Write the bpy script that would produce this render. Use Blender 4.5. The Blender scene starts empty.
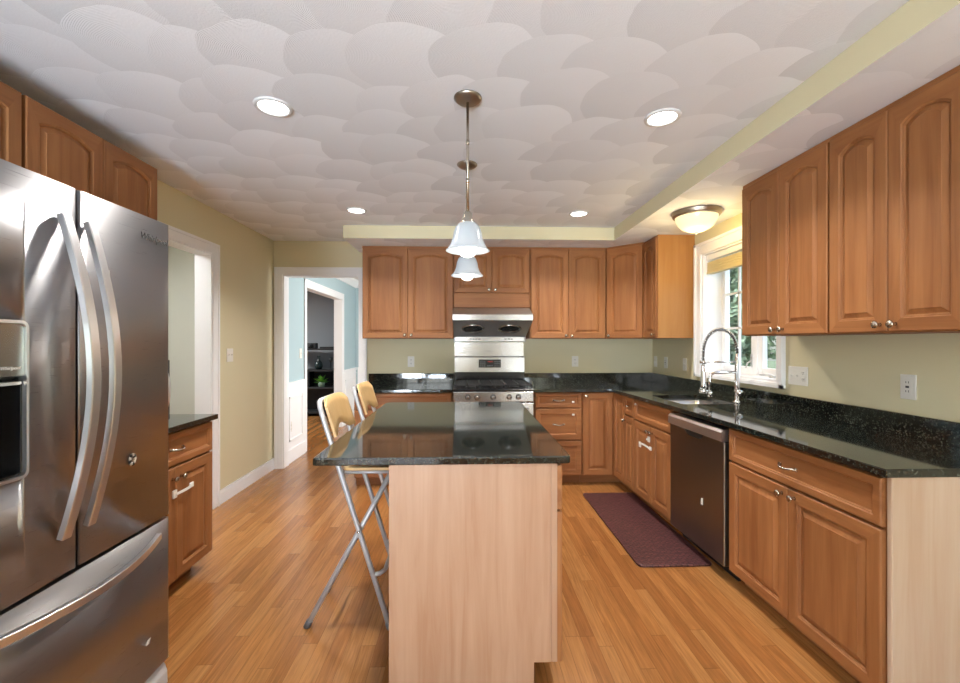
import bpy, bmesh, math, random
from mathutils import Vector, Matrix
random.seed(7)
C = bpy.context.scene.collection
SC = bpy.context.scene
R = math.radians
PI = math.pi

# ------------------------------------------------------------------ camera, world, daylight, exposure
cam = bpy.data.cameras.new('camera')
cam.sensor_width = 36.0
cam.lens = 430.0 / 960.0 * 36.0
cam.shift_y = 1.0 / 960.0
cam.clip_start = 0.02
camo = bpy.data.objects.new('camera', cam)
camo.location = (0, 0, 1.35)
camo.rotation_euler = (R(90), 0, R(-2.0))
C.objects.link(camo)
SC.camera = camo

w = bpy.data.worlds.new('world')
SC.world = w
w.use_nodes = True
nt = w.node_tree
sky = nt.nodes.new('ShaderNodeTexSky')
sky.sky_type = 'NISHITA'
sky.sun_disc = False
sky.sun_elevation = R(48)
sky.sun_rotation = R(200)
sky.air_density = 1.0
sky.dust_density = 2.0
nt.links.new(sky.outputs[0], nt.nodes['Background'].inputs[0])
nt.nodes['Background'].inputs[1].default_value = 0.45


def area(name, loc, rot, sx, sy, power, col=(1, 1, 1)):
    l = bpy.data.lights.new(name, 'AREA')
    l.shape = 'RECTANGLE'
    l.size, l.size_y, l.energy, l.color = sx, sy, power, col
    o = bpy.data.objects.new(name, l)
    o.location, o.rotation_euler = loc, rot
    C.objects.link(o)
    return o


# daylight through the glazed doors behind the camera and the kitchen window, plus added fill lamps
area('rear_daylight', (-1.15, -3.35, 1.15), (R(98), 0, 0), 1.5, 2.0, 26, (0.86, 0.93, 1.0))
area('added_ceiling_fill', (-0.4, -5.5, -0.55), (R(145), 0, 0), 5.5, 3.6, 4300, (0.76, 0.88, 1.0))  # added lamp below floor level outside, aimed up to brighten the ceiling
area('rear_window_daylight', (1.58, -3.35, 1.5), (R(105), 0, 0), 0.7, 1.1, 26, (0.82, 0.92, 1.0))
area('kitchen_window_daylight', (3.7, 3.22, 1.95), (0, R(80), 0), 1.8, 2.4, 38, (0.90, 0.98, 1.0))
area('added_dining_fill', (0.5, 5.1, 1.5), (R(90), 0, R(60)), 0.8, 1.6, 60, (1.0, 0.98, 0.95))  # unseen added lamp that brightens the dining room from inside
area('added_hall_fill', (-3.0, 3.0, 2.35), (0, 0, 0), 0.9, 0.6, 30, (1, 0.99, 0.97))  # added lamp under the hall ceiling to light the grey wall
area('added_den_fill', (-4.4, 6.6, 2.3), (0, 0, 0), 0.6, 0.6, 110, (0.95, 0.98, 1.0))  # added lamp under the den ceiling, out of view, lifting the dim room

sun = bpy.data.lights.new('sun', 'SUN')
sun.energy = 7.0
sun.angle = R(2)
sun.color = (1.0, 0.96, 0.9)
suno = bpy.data.objects.new('sun', sun)
suno.rotation_euler = Vector((0.55, 0.25, -0.8)).to_track_quat('-Z', 'Y').to_euler()
C.objects.link(suno)

SC.view_settings.view_transform = 'Standard'
SC.view_settings.look = 'None'
SC.view_settings.gamma = 1.0
SC.view_settings.use_curve_mapping = False
SC.view_settings.exposure = 0.3
try:
    SC.cycles.use_denoising = True
    SC.cycles.max_bounces = 10
    SC.cycles.diffuse_bounces = 5
    SC.cycles.caustics_reflective = False
    SC.cycles.caustics_refractive = False
    SC.cycles.sample_clamp_indirect = 6.0
except Exception:
    pass


# ------------------------------------------------------------------ materials
def lin(r, g, b):
    f = lambda c: (c / 255 / 12.92) if c / 255 <= 0.04045 else ((c / 255 + 0.055) / 1.055) ** 2.4
    return (f(r), f(g), f(b), 1.0)


def newmat(name):
    m = bpy.data.materials.new(name)
    m.use_nodes = True
    n = m.node_tree.nodes
    return m, n, m.node_tree.links, n['Principled BSDF']


def plain(name, col, rough=0.5, metal=0.0, spec=0.5, emit=None, estr=0.0, noise=0.0, nscale=40, bump=0.0):
    m, n, l, b = newmat(name)
    b.inputs['Base Color'].default_value = col
    b.inputs['Roughness'].default_value = rough
    b.inputs['Metallic'].default_value = metal
    b.inputs['Specular IOR Level'].default_value = spec
    if emit:
        b.inputs['Emission Color'].default_value = emit
        b.inputs['Emission Strength'].default_value = estr
    if noise or bump:
        tc = n.new('ShaderNodeTexCoord')
        nz = n.new('ShaderNodeTexNoise')
        nz.inputs['Scale'].default_value = nscale
        nz.inputs['Detail'].default_value = 4
        l.new(tc.outputs['Object'], nz.inputs['Vector'])
        if noise:
            mx = n.new('ShaderNodeMix'); mx.data_type = 'RGBA'
            mx.inputs[6].default_value = tuple(c * (1 - noise) for c in col[:3]) + (1,)
            mx.inputs[7].default_value = tuple(min(1, c * (1 + noise)) for c in col[:3]) + (1,)
            l.new(nz.outputs[0], mx.inputs[0])
            l.new(mx.outputs[2], b.inputs['Base Color'])
        if bump:
            bp = n.new('ShaderNodeBump')
            bp.inputs['Strength'].default_value = bump
            bp.inputs['Distance'].default_value = 0.002
            l.new(nz.outputs[0], bp.inputs['Height'])
            l.new(bp.outputs[0], b.inputs['Normal'])
    return m


def wood(name, light, dark, axis='Z', rough=0.52, grain=26.0, contrast=1.0):
    """maple grain stretched along one axis of the part"""
    m, n, l, b = newmat(name)
    tc = n.new('ShaderNodeTexCoord')
    oi = n.new('ShaderNodeObjectInfo')
    add = n.new('ShaderNodeVectorMath'); add.operation = 'ADD'
    sc = n.new('ShaderNodeVectorMath'); sc.operation = 'SCALE'
    comb = n.new('ShaderNodeCombineXYZ')
    for k in range(3):
        l.new(oi.outputs['Random'], comb.inputs[k])
    l.new(comb.outputs[0], sc.inputs[0]); sc.inputs['Scale'].default_value = 17.0
    l.new(tc.outputs['Object'], add.inputs[0]); l.new(sc.outputs[0], add.inputs[1])
    mp = n.new('ShaderNodeMapping')
    s = [grain, grain, grain]
    s['XYZ'.index(axis)] = grain * 0.06
    mp.inputs['Scale'].default_value = s
    l.new(add.outputs[0], mp.inputs['Vector'])
    n1 = n.new('ShaderNodeTexNoise'); n1.inputs['Scale'].default_value = 1.0
    n1.inputs['Detail'].default_value = 5; n1.inputs['Roughness'].default_value = 0.6
    n1.inputs['Distortion'].default_value = 0.6
    l.new(mp.outputs[0], n1.inputs['Vector'])
    mp2 = n.new('ShaderNodeMapping')
    s2 = [5.0, 5.0, 5.0]; s2['XYZ'.index(axis)] = 1.1
    mp2.inputs['Scale'].default_value = s2
    l.new(add.outputs[0], mp2.inputs['Vector'])
    n2 = n.new('ShaderNodeTexNoise'); n2.inputs['Scale'].default_value = 1.0; n2.inputs['Detail'].default_value = 3
    l.new(mp2.outputs[0], n2.inputs['Vector'])
    mm = n.new('ShaderNodeMath'); mm.operation = 'MULTIPLY_ADD'
    l.new(n1.outputs[0], mm.inputs[0]); mm.inputs[1].default_value = 0.55
    m3 = n.new('ShaderNodeMath'); m3.operation = 'MULTIPLY'
    l.new(n2.outputs[0], m3.inputs[0]); m3.inputs[1].default_value = 0.45
    l.new(m3.outputs[0], mm.inputs[2])
    cr = n.new('ShaderNodeValToRGB')
    cr.color_ramp.elements[0].position = 0.5 - 0.2 / contrast
    cr.color_ramp.elements[1].position = 0.5 + 0.2 / contrast
    cr.color_ramp.elements[0].color = dark
    cr.color_ramp.elements[1].color = light
    l.new(mm.outputs[0], cr.inputs[0])
    hv = n.new('ShaderNodeHueSaturation')
    mr = n.new('ShaderNodeMapRange')
    mr.inputs['To Min'].default_value = 0.92; mr.inputs['To Max'].default_value = 1.08
    l.new(oi.outputs['Random'], mr.inputs['Value'])
    l.new(mr.outputs[0], hv.inputs['Value'])
    l.new(cr.outputs[0], hv.inputs['Color'])
    l.new(hv.outputs[0], b.inputs['Base Color'])
    b.inputs['Roughness'].default_value = rough
    b.inputs['Specular IOR Level'].default_value = 0.33
    return m


def oak_floor(name):
    m, n, l, b = newmat(name)
    W, L = 0.066, 0.95
    tc = n.new('ShaderNodeTexCoord')
    sp = n.new('ShaderNodeSeparateXYZ'); l.new(tc.outputs['Object'], sp.inputs[0])

    def math_(op, a, bb=None, c=None):
        k = n.new('ShaderNodeMath'); k.operation = op
        for i, v in enumerate((a, bb, c)):
            if v is None: continue
            if isinstance(v, (int, float)): k.inputs[i].default_value = v
            else: l.new(v, k.inputs[i])
        return k.outputs[0]
    xs = math_('DIVIDE', sp.outputs['X'], W)
    xi = math_('FLOOR', xs); xf = math_('FRACT', xs)
    wn = n.new('ShaderNodeTexWhiteNoise'); wn.noise_dimensions = '1D'; l.new(xi, wn.inputs['W'])
    ys = math_('ADD', math_('DIVIDE', sp.outputs['Y'], L), math_('MULTIPLY', wn.outputs['Value'], 13.7))
    yi = math_('FLOOR', ys); yf = math_('FRACT', ys)
    cb = n.new('ShaderNodeCombineXYZ'); l.new(xi, cb.inputs[0]); l.new(yi, cb.inputs[1])
    wn2 = n.new('ShaderNodeTexWhiteNoise'); wn2.noise_dimensions = '2D'; l.new(cb.outputs[0], wn2.inputs['Vector'])
    # grain, its own piece of timber in each strip
    off = n.new('ShaderNodeVectorMath'); off.operation = 'MULTIPLY_ADD'
    l.new(wn2.outputs['Color'], off.inputs[0]); off.inputs[1].default_value = (9, 9, 9); l.new(tc.outputs['Object'], off.inputs[2])
    mp = n.new('ShaderNodeMapping'); mp.inputs['Scale'].default_value = (42, 2.6, 42); l.new(off.outputs[0], mp.inputs['Vector'])
    nz = n.new('ShaderNodeTexNoise'); nz.inputs['Scale'].default_value = 1; nz.inputs['Detail'].default_value = 5
    nz.inputs['Roughness'].default_value = 0.62; nz.inputs['Distortion'].default_value = 1.6
    l.new(mp.outputs[0], nz.inputs['Vector'])
    mp3 = n.new('ShaderNodeMapping'); mp3.inputs['Scale'].default_value = (150, 5, 150); l.new(off.outputs[0], mp3.inputs['Vector'])
    nz3 = n.new('ShaderNodeTexNoise'); nz3.inputs['Scale'].default_value = 1; nz3.inputs['Detail'].default_value = 3
    l.new(mp3.outputs[0], nz3.inputs['Vector'])
    cr = n.new('ShaderNodeValToRGB')
    e = cr.color_ramp.elements
    e[0].position = 0.0; e[0].color = lin(142, 90, 47)
    e[1].position = 1.0; e[1].color = lin(166, 115, 66)
    k = e.new(0.35); k.color = lin(154, 101, 54)
    k = e.new(0.7); k.color = lin(160, 108, 59)
    l.new(wn2.outputs['Value'], cr.inputs[0])
    mr = n.new('ShaderNodeMapRange'); mr.inputs['From Min'].default_value = 0.3; mr.inputs['From Max'].default_value = 0.7
    mr.inputs['To Min'].default_value = 0.76; mr.inputs['To Max'].default_value = 1.14
    l.new(nz.outputs[0], mr.inputs['Value'])
    mr3 = n.new('ShaderNodeMapRange'); mr3.inputs['From Min'].default_value = 0.3; mr3.inputs['From Max'].default_value = 0.7
    mr3.inputs['To Min'].default_value = 0.84; mr3.inputs['To Max'].default_value = 1.06
    l.new(nz3.outputs[0], mr3.inputs['Value'])
    # the joints between strips
    ex = math_('ABSOLUTE', math_('SUBTRACT', xf, 0.5))
    ey = math_('ABSOLUTE', math_('SUBTRACT', yf, 0.5))
    gx = math_('LESS_THAN', ex, 0.484); gy = math_('LESS_THAN', ey, 0.4985)
    g = math_('MULTIPLY_ADD', math_('MULTIPLY', gx, gy), 0.35, 0.65)
    val = math_('MULTIPLY', math_('MULTIPLY', mr.outputs[0], mr3.outputs[0]), g)
    hv = n.new('ShaderNodeHueSaturation'); l.new(cr.outputs[0], hv.inputs['Color']); l.new(val, hv.inputs['Value'])
    hv.inputs['Saturation'].default_value = 1.0
    l.new(hv.outputs[0], b.inputs['Base Color'])
    b.inputs['Roughness'].default_value = 0.22
    b.inputs['Specular IOR Level'].default_value = 0.5
    bp = n.new('ShaderNodeBump'); bp.inputs['Strength'].default_value = 0.25; bp.inputs['Distance'].default_value = 0.0015
    l.new(val, bp.inputs['Height']); l.new(bp.outputs[0], b.inputs['Normal'])
    return m


def granite(name):
    m, n, l, b = newmat(name)
    tc = n.new('ShaderNodeTexCoord')
    v = n.new('ShaderNodeTexVoronoi'); v.inputs['Scale'].default_value = 210
    l.new(tc.outputs['Object'], v.inputs['Vector'])
    cr = n.new('ShaderNodeValToRGB')
    e = cr.color_ramp.elements
    e[0].position = 0.0; e[0].color = (0.004, 0.005, 0.005, 1)
    e[1].position = 1.0; e[1].color = (0.075, 0.082, 0.064, 1)
    k = e.new(0.55); k.color = (0.008, 0.010, 0.009, 1)
    k = e.new(0.8); k.color = (0.014, 0.018, 0.014, 1)
    sp = n.new('ShaderNodeSeparateColor'); l.new(v.outputs['Color'], sp.inputs[0])
    l.new(sp.outputs[0], cr.inputs[0])
    v2 = n.new('ShaderNodeTexNoise'); v2.inputs['Scale'].default_value = 60; v2.inputs['Detail'].default_value = 3
    l.new(tc.outputs['Object'], v2.inputs['Vector'])
    mr = n.new('ShaderNodeMapRange'); mr.inputs['From Min'].default_value = 0.35; mr.inputs['From Max'].default_value = 0.65
    mr.inputs['To Min'].default_value = 0.4; mr.inputs['To Max'].default_value = 1.5
    l.new(v2.outputs[0], mr.inputs['Value'])
    hv = n.new('ShaderNodeHueSaturation'); l.new(cr.outputs[0], hv.inputs['Color']); l.new(mr.outputs[0], hv.inputs['Value'])
    l.new(hv.outputs[0], b.inputs['Base Color'])
    b.inputs['Roughness'].default_value = 0.06
    b.inputs['Specular IOR Level'].default_value = 0.75
    return m


def swirl_plaster(name, col):
    """fans of trowelled plaster overlapping in rows"""
    m, n, l, b = newmat(name)
    S, RAD = 0.27, 0.80
    tc = n.new('ShaderNodeTexCoord')
    dz = n.new('ShaderNodeTexNoise'); dz.inputs['Scale'].default_value = 3.0
    l.new(tc.outputs['Object'], dz.inputs['Vector'])
    dv = n.new('ShaderNodeVectorMath'); dv.operation = 'MULTIPLY_ADD'
    l.new(dz.outputs['Color'], dv.inputs[0]); dv.inputs[1].default_value = (0.1, 0.1, 0); l.new(tc.outputs['Object'], dv.inputs[2])
    sp = n.new('ShaderNodeSeparateXYZ'); l.new(dv.outputs[0], sp.inputs[0])

    def f(op, a, bb=None, c=None):
        k = n.new('ShaderNodeMath'); k.operation = op
        for i, v in enumerate((a, bb, c)):
            if v is None: continue
            if isinstance(v, (int, float)): k.inputs[i].default_value = v
            else: l.new(v, k.inputs[i])
        return k.outputs[0]
    ux = f('DIVIDE', sp.outputs['X'], S); uy = f('DIVIDE', sp.outputs['Y'], S)
    fy = f('FLOOR', uy)
    tone = None; dist = None
    for j, side in ((-1, 0), (-1, 1), (0, 0), (0, 1), (1, 0), (1, 1)):
        r = f('ADD', fy, j)
        sh = f('MULTIPLY', f('MODULO', f('ADD', r, 100), 2), 0.5)
        c = f('ADD', f('ROUND', f('SUBTRACT', ux, sh)), side - 1)
        cb = n.new('ShaderNodeCombineXYZ'); l.new(r, cb.inputs[0]); l.new(c, cb.inputs[1])
        wn = n.new('ShaderNodeTexWhiteNoise'); wn.noise_dimensions = '2D'; l.new(cb.outputs[0], wn.inputs['Vector'])
        sc = n.new('ShaderNodeSeparateColor'); l.new(wn.outputs['Color'], sc.inputs[0])
        cx = f('ADD', f('ADD', c, sh), f('MULTIPLY_ADD', sc.outputs[0], 0.5, 0.25))
        cy = f('ADD', r, f('MULTIPLY_ADD', sc.outputs[1], 0.5, 0.25))
        dx = f('SUBTRACT', ux, cx); dy = f('SUBTRACT', uy, cy)
        d = f('SQRT', f('ADD', f('MULTIPLY', dx, dx), f('MULTIPLY', dy, dy)))
        cov = f('LESS_THAN', d, RAD)
        # each fan has its own tone, plus painted shading from dark to light side
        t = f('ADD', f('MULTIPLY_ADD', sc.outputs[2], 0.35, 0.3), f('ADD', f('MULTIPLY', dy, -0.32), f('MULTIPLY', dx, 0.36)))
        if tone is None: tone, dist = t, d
        else:
            for which in (0, 1):
                mx = n.new('ShaderNodeMix'); mx.data_type = 'FLOAT'
                l.new(cov, mx.inputs[0])
                l.new(tone if which == 0 else dist, mx.inputs[2]); l.new(t if which == 0 else d, mx.inputs[3])
                if which == 0: tone_n = mx.outputs[0]
                else: dist = mx.outputs[0]
            tone = tone_n
    ring = f('SINE', f('MULTIPLY', dist, 330))
    nz = n.new('ShaderNodeTexNoise'); nz.inputs['Scale'].default_value = 130; nz.inputs['Detail'].default_value = 2
    l.new(tc.outputs['Object'], nz.inputs['Vector'])
    h = f('ADD', f('MULTIPLY', ring, 0.35), nz.outputs[0])
    bp = n.new('ShaderNodeBump'); bp.inputs['Strength'].default_value = 0.4; bp.inputs['Distance'].default_value = 0.0018
    l.new(h, bp.inputs['Height']); l.new(bp.outputs[0], b.inputs['Normal'])
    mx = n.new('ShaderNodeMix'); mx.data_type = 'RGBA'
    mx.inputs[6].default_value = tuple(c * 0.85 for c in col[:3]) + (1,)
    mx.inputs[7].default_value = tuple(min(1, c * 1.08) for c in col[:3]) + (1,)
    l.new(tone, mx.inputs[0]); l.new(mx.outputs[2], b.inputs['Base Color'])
    b.inputs['Roughness'].default_value = 0.75
    b.inputs['Specular IOR Level'].default_value = 0.25
    return m


def brushed(name, col, rough=0.28, axis='X', bump=0.03, wavy=0.0, aniso=0.75):
    m, n, l, b = newmat(name)
    b.inputs['Base Color'].default_value = col
    b.inputs['Metallic'].default_value = 1.0
    tc = n.new('ShaderNodeTexCoord')
    mp = n.new('ShaderNodeMapping')
    s = [900, 900, 900]; s['XYZ'.index(axis)] = 6
    mp.inputs['Scale'].default_value = s
    l.new(tc.outputs['Object'], mp.inputs['Vector'])
    nz = n.new('ShaderNodeTexNoise'); nz.inputs['Scale'].default_value = 1; nz.inputs['Detail'].default_value = 2
    l.new(mp.outputs[0], nz.inputs['Vector'])
    mr = n.new('ShaderNodeMapRange'); mr.inputs['To Min'].default_value = rough - 0.02; mr.inputs['To Max'].default_value = rough + 0.03
    l.new(nz.outputs[0], mr.inputs['Value']); l.new(mr.outputs[0], b.inputs['Roughness'])
    bp = n.new('ShaderNodeBump'); bp.inputs['Strength'].default_value = bump; bp.inputs['Distance'].default_value = 0.0006
    l.new(nz.outputs[0], bp.inputs['Height'])
    b.inputs['Anisotropic'].default_value = aniso
    b.inputs['Anisotropic Rotation'].default_value = 0.25
    tv = n.new('ShaderNodeVectorTransform'); tv.vector_type = 'VECTOR'; tv.convert_from = 'OBJECT'; tv.convert_to = 'WORLD'
    tv.inputs[0].default_value = tuple(1.0 if c == axis else 0.0 for c in 'XYZ')
    l.new(tv.outputs[0], b.inputs['Tangent'])
    if wavy:
        mpw = n.new('ShaderNodeMapping'); mpw.inputs['Scale'].default_value = (3.0, 3.0, 1.2)
        l.new(tc.outputs['Object'], mpw.inputs['Vector'])
        nw = n.new('ShaderNodeTexNoise'); nw.inputs['Scale'].default_value = 1; nw.inputs['Detail'].default_value = 0.5
        l.new(mpw.outputs[0], nw.inputs['Vector'])
        bw = n.new('ShaderNodeBump'); bw.inputs['Strength'].default_value = 1.0; bw.inputs['Distance'].default_value = wavy
        l.new(nw.outputs[0], bw.inputs['Height']); l.new(bw.outputs[0], bp.inputs['Normal'])
    l.new(bp.outputs[0], b.inputs['Normal'])
    return m


def window_glass(name):
    m, n, l, b = newmat(name)
    n.remove(b)
    out = n['Material Output']
    tr = n.new('ShaderNodeBsdfTransparent'); tr.inputs[0].default_value = (0.96, 0.98, 0.97, 1)
    gl = n.new('ShaderNodeBsdfGlossy'); gl.inputs['Roughness'].default_value = 0.02
    fr = n.new('ShaderNodeFresnel'); fr.inputs[0].default_value = 1.45
    mx = n.new('ShaderNodeMixShader')
    ge = n.new('ShaderNodeNewGeometry'); iv = n.new('ShaderNodeMath'); iv.operation = 'SUBTRACT'; iv.inputs[0].default_value = 1.0
    ml = n.new('ShaderNodeMath'); ml.operation = 'MULTIPLY'
    l.new(ge.outputs['Backfacing'], iv.inputs[1]); l.new(iv.outputs[0], ml.inputs[0]); l.new(fr.outputs[0], ml.inputs[1])
    l.new(ml.outputs[0], mx.inputs[0]); l.new(tr.outputs[0], mx.inputs[1]); l.new(gl.outputs[0], mx.inputs[2])
    l.new(mx.outputs[0], out.inputs[0])
    return m


def frosted(name, col, mixv=0.6, emit=None, estr=0):
    m, n, l, b = newmat(name)
    n.remove(b)
    out = n['Material Output']
    d = n.new('ShaderNodeBsdfDiffuse'); d.inputs[0].default_value = col
    t = n.new('ShaderNodeBsdfTranslucent'); t.inputs[0].default_value = col
    mx = n.new('ShaderNodeMixShader'); mx.inputs[0].default_value = mixv
    l.new(d.outputs[0], mx.inputs[1]); l.new(t.outputs[0], mx.inputs[2])
    g = n.new('ShaderNodeBsdfGlossy'); g.inputs['Roughness'].default_value = 0.15
    mx2 = n.new('ShaderNodeMixShader'); mx2.inputs[0].default_value = 0.06
    l.new(mx.outputs[0], mx2.inputs[1]); l.new(g.outputs[0], mx2.inputs[2])
    last = mx2.outputs[0]
    if emit:
        e = n.new('ShaderNodeEmission'); e.inputs[0].default_value = emit; e.inputs[1].default_value = estr
        ad = n.new('ShaderNodeAddShader'); l.new(last, ad.inputs[0]); l.new(e.outputs[0], ad.inputs[1])
        last = ad.outputs[0]
    l.new(last, out.inputs[0])
    return m


def leaf_mat(name, a, bcol):
    m, n, l, b = newmat(name)
    g = n.new('ShaderNodeNewGeometry')
    mx = n.new('ShaderNodeMix'); mx.data_type = 'RGBA'
    mx.inputs[6].default_value = a; mx.inputs[7].default_value = bcol
    l.new(g.outputs['Random Per Island'], mx.inputs[0])
    l.new(mx.outputs[2], b.inputs['Base Color'])
    b.inputs['Roughness'].default_value = 0.6
    return m


WL, WD = lin(162, 109, 66), lin(128, 79, 43)
M_WOOD = wood('honey_maple', WL, WD, 'Z', contrast=1.25)
M_WOODH = wood('honey_maple_across', WL, WD, 'X', contrast=1.25)
M_PANEL = wood('pale_maple', lin(180, 146, 121), lin(162, 122, 95), 'Z', rough=0.42, grain=24, contrast=1.6)
M_PANEL2 = wood('pale_birch_side', lin(196, 173, 152), lin(184, 154, 128), 'Z', rough=0.42, grain=24, contrast=1.5)
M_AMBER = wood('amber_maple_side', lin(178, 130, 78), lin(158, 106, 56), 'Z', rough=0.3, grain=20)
M_STOOLW = wood('blond_beech', lin(214, 180, 130), lin(200, 160, 106), 'Z', rough=0.4, grain=40)
M_FLOOR = oak_floor('oak_strip_floor')
M_GRAN = granite('black_granite')
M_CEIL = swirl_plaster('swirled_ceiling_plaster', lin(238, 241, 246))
M_WALL = plain('khaki_wall_paint', lin(213, 205, 173), 0.6, spec=0.3, noise=0.015, nscale=3, bump=0.05)
M_WHITE = plain('white_trim_paint', lin(240, 241, 244), 0.35, noise=0.01)
M_GREYW = plain('pale_grey_wall_paint', lin(206, 208, 202), 0.6, spec=0.3)
M_BLUE = plain('pale_blue_wall_paint', lin(172, 194, 202), 0.6, spec=0.3)
M_DENW = plain('slate_grey_wall_paint', lin(138, 140, 142), 0.7, spec=0.2)
M_CEILW = plain('flat_white_ceiling_paint', lin(230, 230, 230), 0.7, spec=0.2)
M_STEEL = brushed('brushed_stainless', (0.40, 0.385, 0.365, 1), 0.26, 'X')
M_FRIDGE = brushed('fridge_stainless', (0.36, 0.355, 0.36, 1), 0.28, 'X', bump=0.0, wavy=0.003)
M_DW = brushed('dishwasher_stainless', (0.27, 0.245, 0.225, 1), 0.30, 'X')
M_HANDLE = plain('satin_steel', (0.74, 0.74, 0.75, 1), 0.33, 1.0, noise=0.03, nscale=200)
M_NICKEL = plain('satin_nickel', (0.50, 0.46, 0.40, 1), 0.25, 1.0)
M_BRONZE = plain('brushed_nickel_canopy', (0.36, 0.31, 0.26, 1), 0.35, 1.0)
M_CHROME = plain('chrome', (0.78, 0.78, 0.79, 1), 0.12, 1.0)
M_TUBE = plain('silver_enamel_tube', lin(186, 186, 190), 0.4, 0.4)
M_BLACK = plain('black_enamel', (0.008, 0.008, 0.009, 1), 0.18)
M_IRON = plain('cast_iron', (0.012, 0.012, 0.012, 1), 0.5)
M_RUBBER = plain('dark_rubber', (0.02, 0.02, 0.02, 1), 0.7)
M_DARKGAP = plain('shadow_black_plastic', (0.01, 0.01, 0.01, 1), 0.6)
M_PLATE = plain('white_plastic', lin(228, 226, 220), 0.4)
M_SLOT = plain('dark_slot', (0.05, 0.05, 0.05, 1), 0.6)
M_GLASS = window_glass('window_glass')
M_BLIND = plain('cream_blind_fabric', lin(214, 200, 158), 0.8, noise=0.05, nscale=60)
M_SHADE = frosted('frosted_white_glass', (0.56, 0.60, 0.64, 1), 0.4, (1, 0.98, 0.95, 1), 0.02)
M_BOWL = frosted('alabaster_glass', (0.9, 0.84, 0.66, 1), 0.5, (1, 0.86, 0.55, 1), 0.5)
M_BULB = plain('lit_bulb', (1, 1, 1, 1), 0.4, emit=(1, 0.97, 0.92, 1), estr=2.6)
M_LED = plain('lit_downlight_lens', (1, 1, 1, 1), 0.4, emit=(1, 0.98, 0.95, 1), estr=6)
M_RED = plain('red_led_digits', (0.3, 0.01, 0.01, 1), 0.4, emit=(1, 0.1, 0.05, 1), estr=0.5)
M_GREYMARK = plain('grey_print', lin(150, 150, 150), 0.6)
M_LEAF = leaf_mat('tree_leaves', lin(104, 126, 104), lin(160, 180, 154))
M_LEAF2 = leaf_mat('house_plant_leaves', lin(60, 130, 50), lin(130, 190, 70))
M_BARK = plain('bark', lin(96, 80, 66), 0.9, noise=0.25, nscale=20)
M_GRASS = plain('lawn', lin(92, 104, 76), 0.9, noise=0.3, nscale=8)
M_SIDING = plain('exterior_white_siding', lin(225, 226, 226), 0.6)


def rug_mat():
    m, n, l, b = newmat('maroon_woven_mat')
    tc = n.new('ShaderNodeTexCoord')
    mp = n.new('ShaderNodeMapping'); mp.inputs['Scale'].default_value = (1, 1, 1); l.new(tc.outputs['Object'], mp.inputs[0])
    br = n.new('ShaderNodeTexBrick'); l.new(mp.outputs[0], br.inputs['Vector'])
    br.inputs['Scale'].default_value = 14; br.inputs['Mortar Size'].default_value = 0.05
    br.inputs['Color1'].default_value = lin(72, 41, 41); br.inputs['Color2'].default_value = lin(92, 56, 54)
    br.inputs['Mortar'].default_value = lin(52, 26, 30)
    nz = n.new('ShaderNodeTexNoise'); nz.inputs['Scale'].default_value = 60; nz.inputs['Detail'].default_value = 3
    l.new(tc.outputs['Object'], nz.inputs['Vector'])
    hv = n.new('ShaderNodeHueSaturation'); l.new(br.outputs[0], hv.inputs['Color'])
    mr = n.new('ShaderNodeMapRange'); mr.inputs['From Min'].default_value = .3; mr.inputs['From Max'].default_value = .7
    mr.inputs['To Min'].default_value = 0.5; mr.inputs['To Max'].default_value = 1.7
    l.new(nz.outputs[0], mr.inputs['Value']); l.new(mr.outputs[0], hv.inputs['Value'])
    l.new(hv.outputs[0], b.inputs['Base Color'])
    b.inputs['Roughness'].default_value = 0.42
    bp = n.new('ShaderNodeBump'); bp.inputs['Strength'].default_value = 0.6; bp.inputs['Distance'].default_value = 0.004
    l.new(nz.outputs[0], bp.inputs['Height']); l.new(bp.outputs[0], b.inputs['Normal'])
    return m


M_RUG = rug_mat()


# ------------------------------------------------------------------ mesh helpers
def BM():
    return bmesh.new()


def box(bm, x0, x1, y0, y1, z0, z1, r=0.0, seg=2, mi=0):
    b = bmesh.new()
    vs = [b.verts.new(p) for p in ((x0, y0, z0), (x1, y0, z0), (x1, y1, z0), (x0, y1, z0), (x0, y0, z1), (x1, y0, z1), (x1, y1, z1), (x0, y1, z1))]
    for f in ((3, 2, 1, 0), (4, 5, 6, 7), (0, 1, 5, 4), (1, 2, 6, 5), (2, 3, 7, 6), (3, 0, 4, 7)):
        b.faces.new([vs[i] for i in f])
    if r > 0:
        bmesh.ops.bevel(b, geom=list(b.edges), offset=r, segments=seg, affect='EDGES', profile=0.5)
    for f in b.faces: f.material_index = mi
    merge(bm, b)


def merge(bm, b):
    me = bpy.data.meshes.new('t')
    b.to_mesh(me); b.free()
    bm.from_mesh(me)
    bpy.data.meshes.remove(me)


def tube(bm, pts, r, seg=10, caps=True, mi=0):
    pts = [Vector(p) for p in pts]
    rs = r if isinstance(r, (list, tuple)) else [r] * len(pts)
    rings = []
    n = len(pts)
    prev = None
    for i, p in enumerate(pts):
        t = (pts[min(i + 1, n - 1)] - pts[max(i - 1, 0)]).normalized()
        if prev is None:
            a = Vector((0, 0, 1)) if abs(t.z) < 0.9 else Vector((1, 0, 0))
            u = t.cross(a).normalized()
        else:
            u = (prev - t * prev.dot(t)).normalized()
        prev = u
        v = t.cross(u)
        rings.append([bm.verts.new(p + (u * math.cos(2 * PI * k / seg) + v * math.sin(2 * PI * k / seg)) * rs[i]) for k in range(seg)])
    fs = []
    for a, b in zip(rings, rings[1:]):
        for k in range(seg):
            fs.append(bm.faces.new((a[k], a[(k + 1) % seg], b[(k + 1) % seg], b[k])))
    if caps:
        fs.append(bm.faces.new(rings[0][::-1])); fs.append(bm.faces.new(rings[-1]))
    for f in fs:
        f.smooth = True; f.material_index = mi
    return rings


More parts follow.
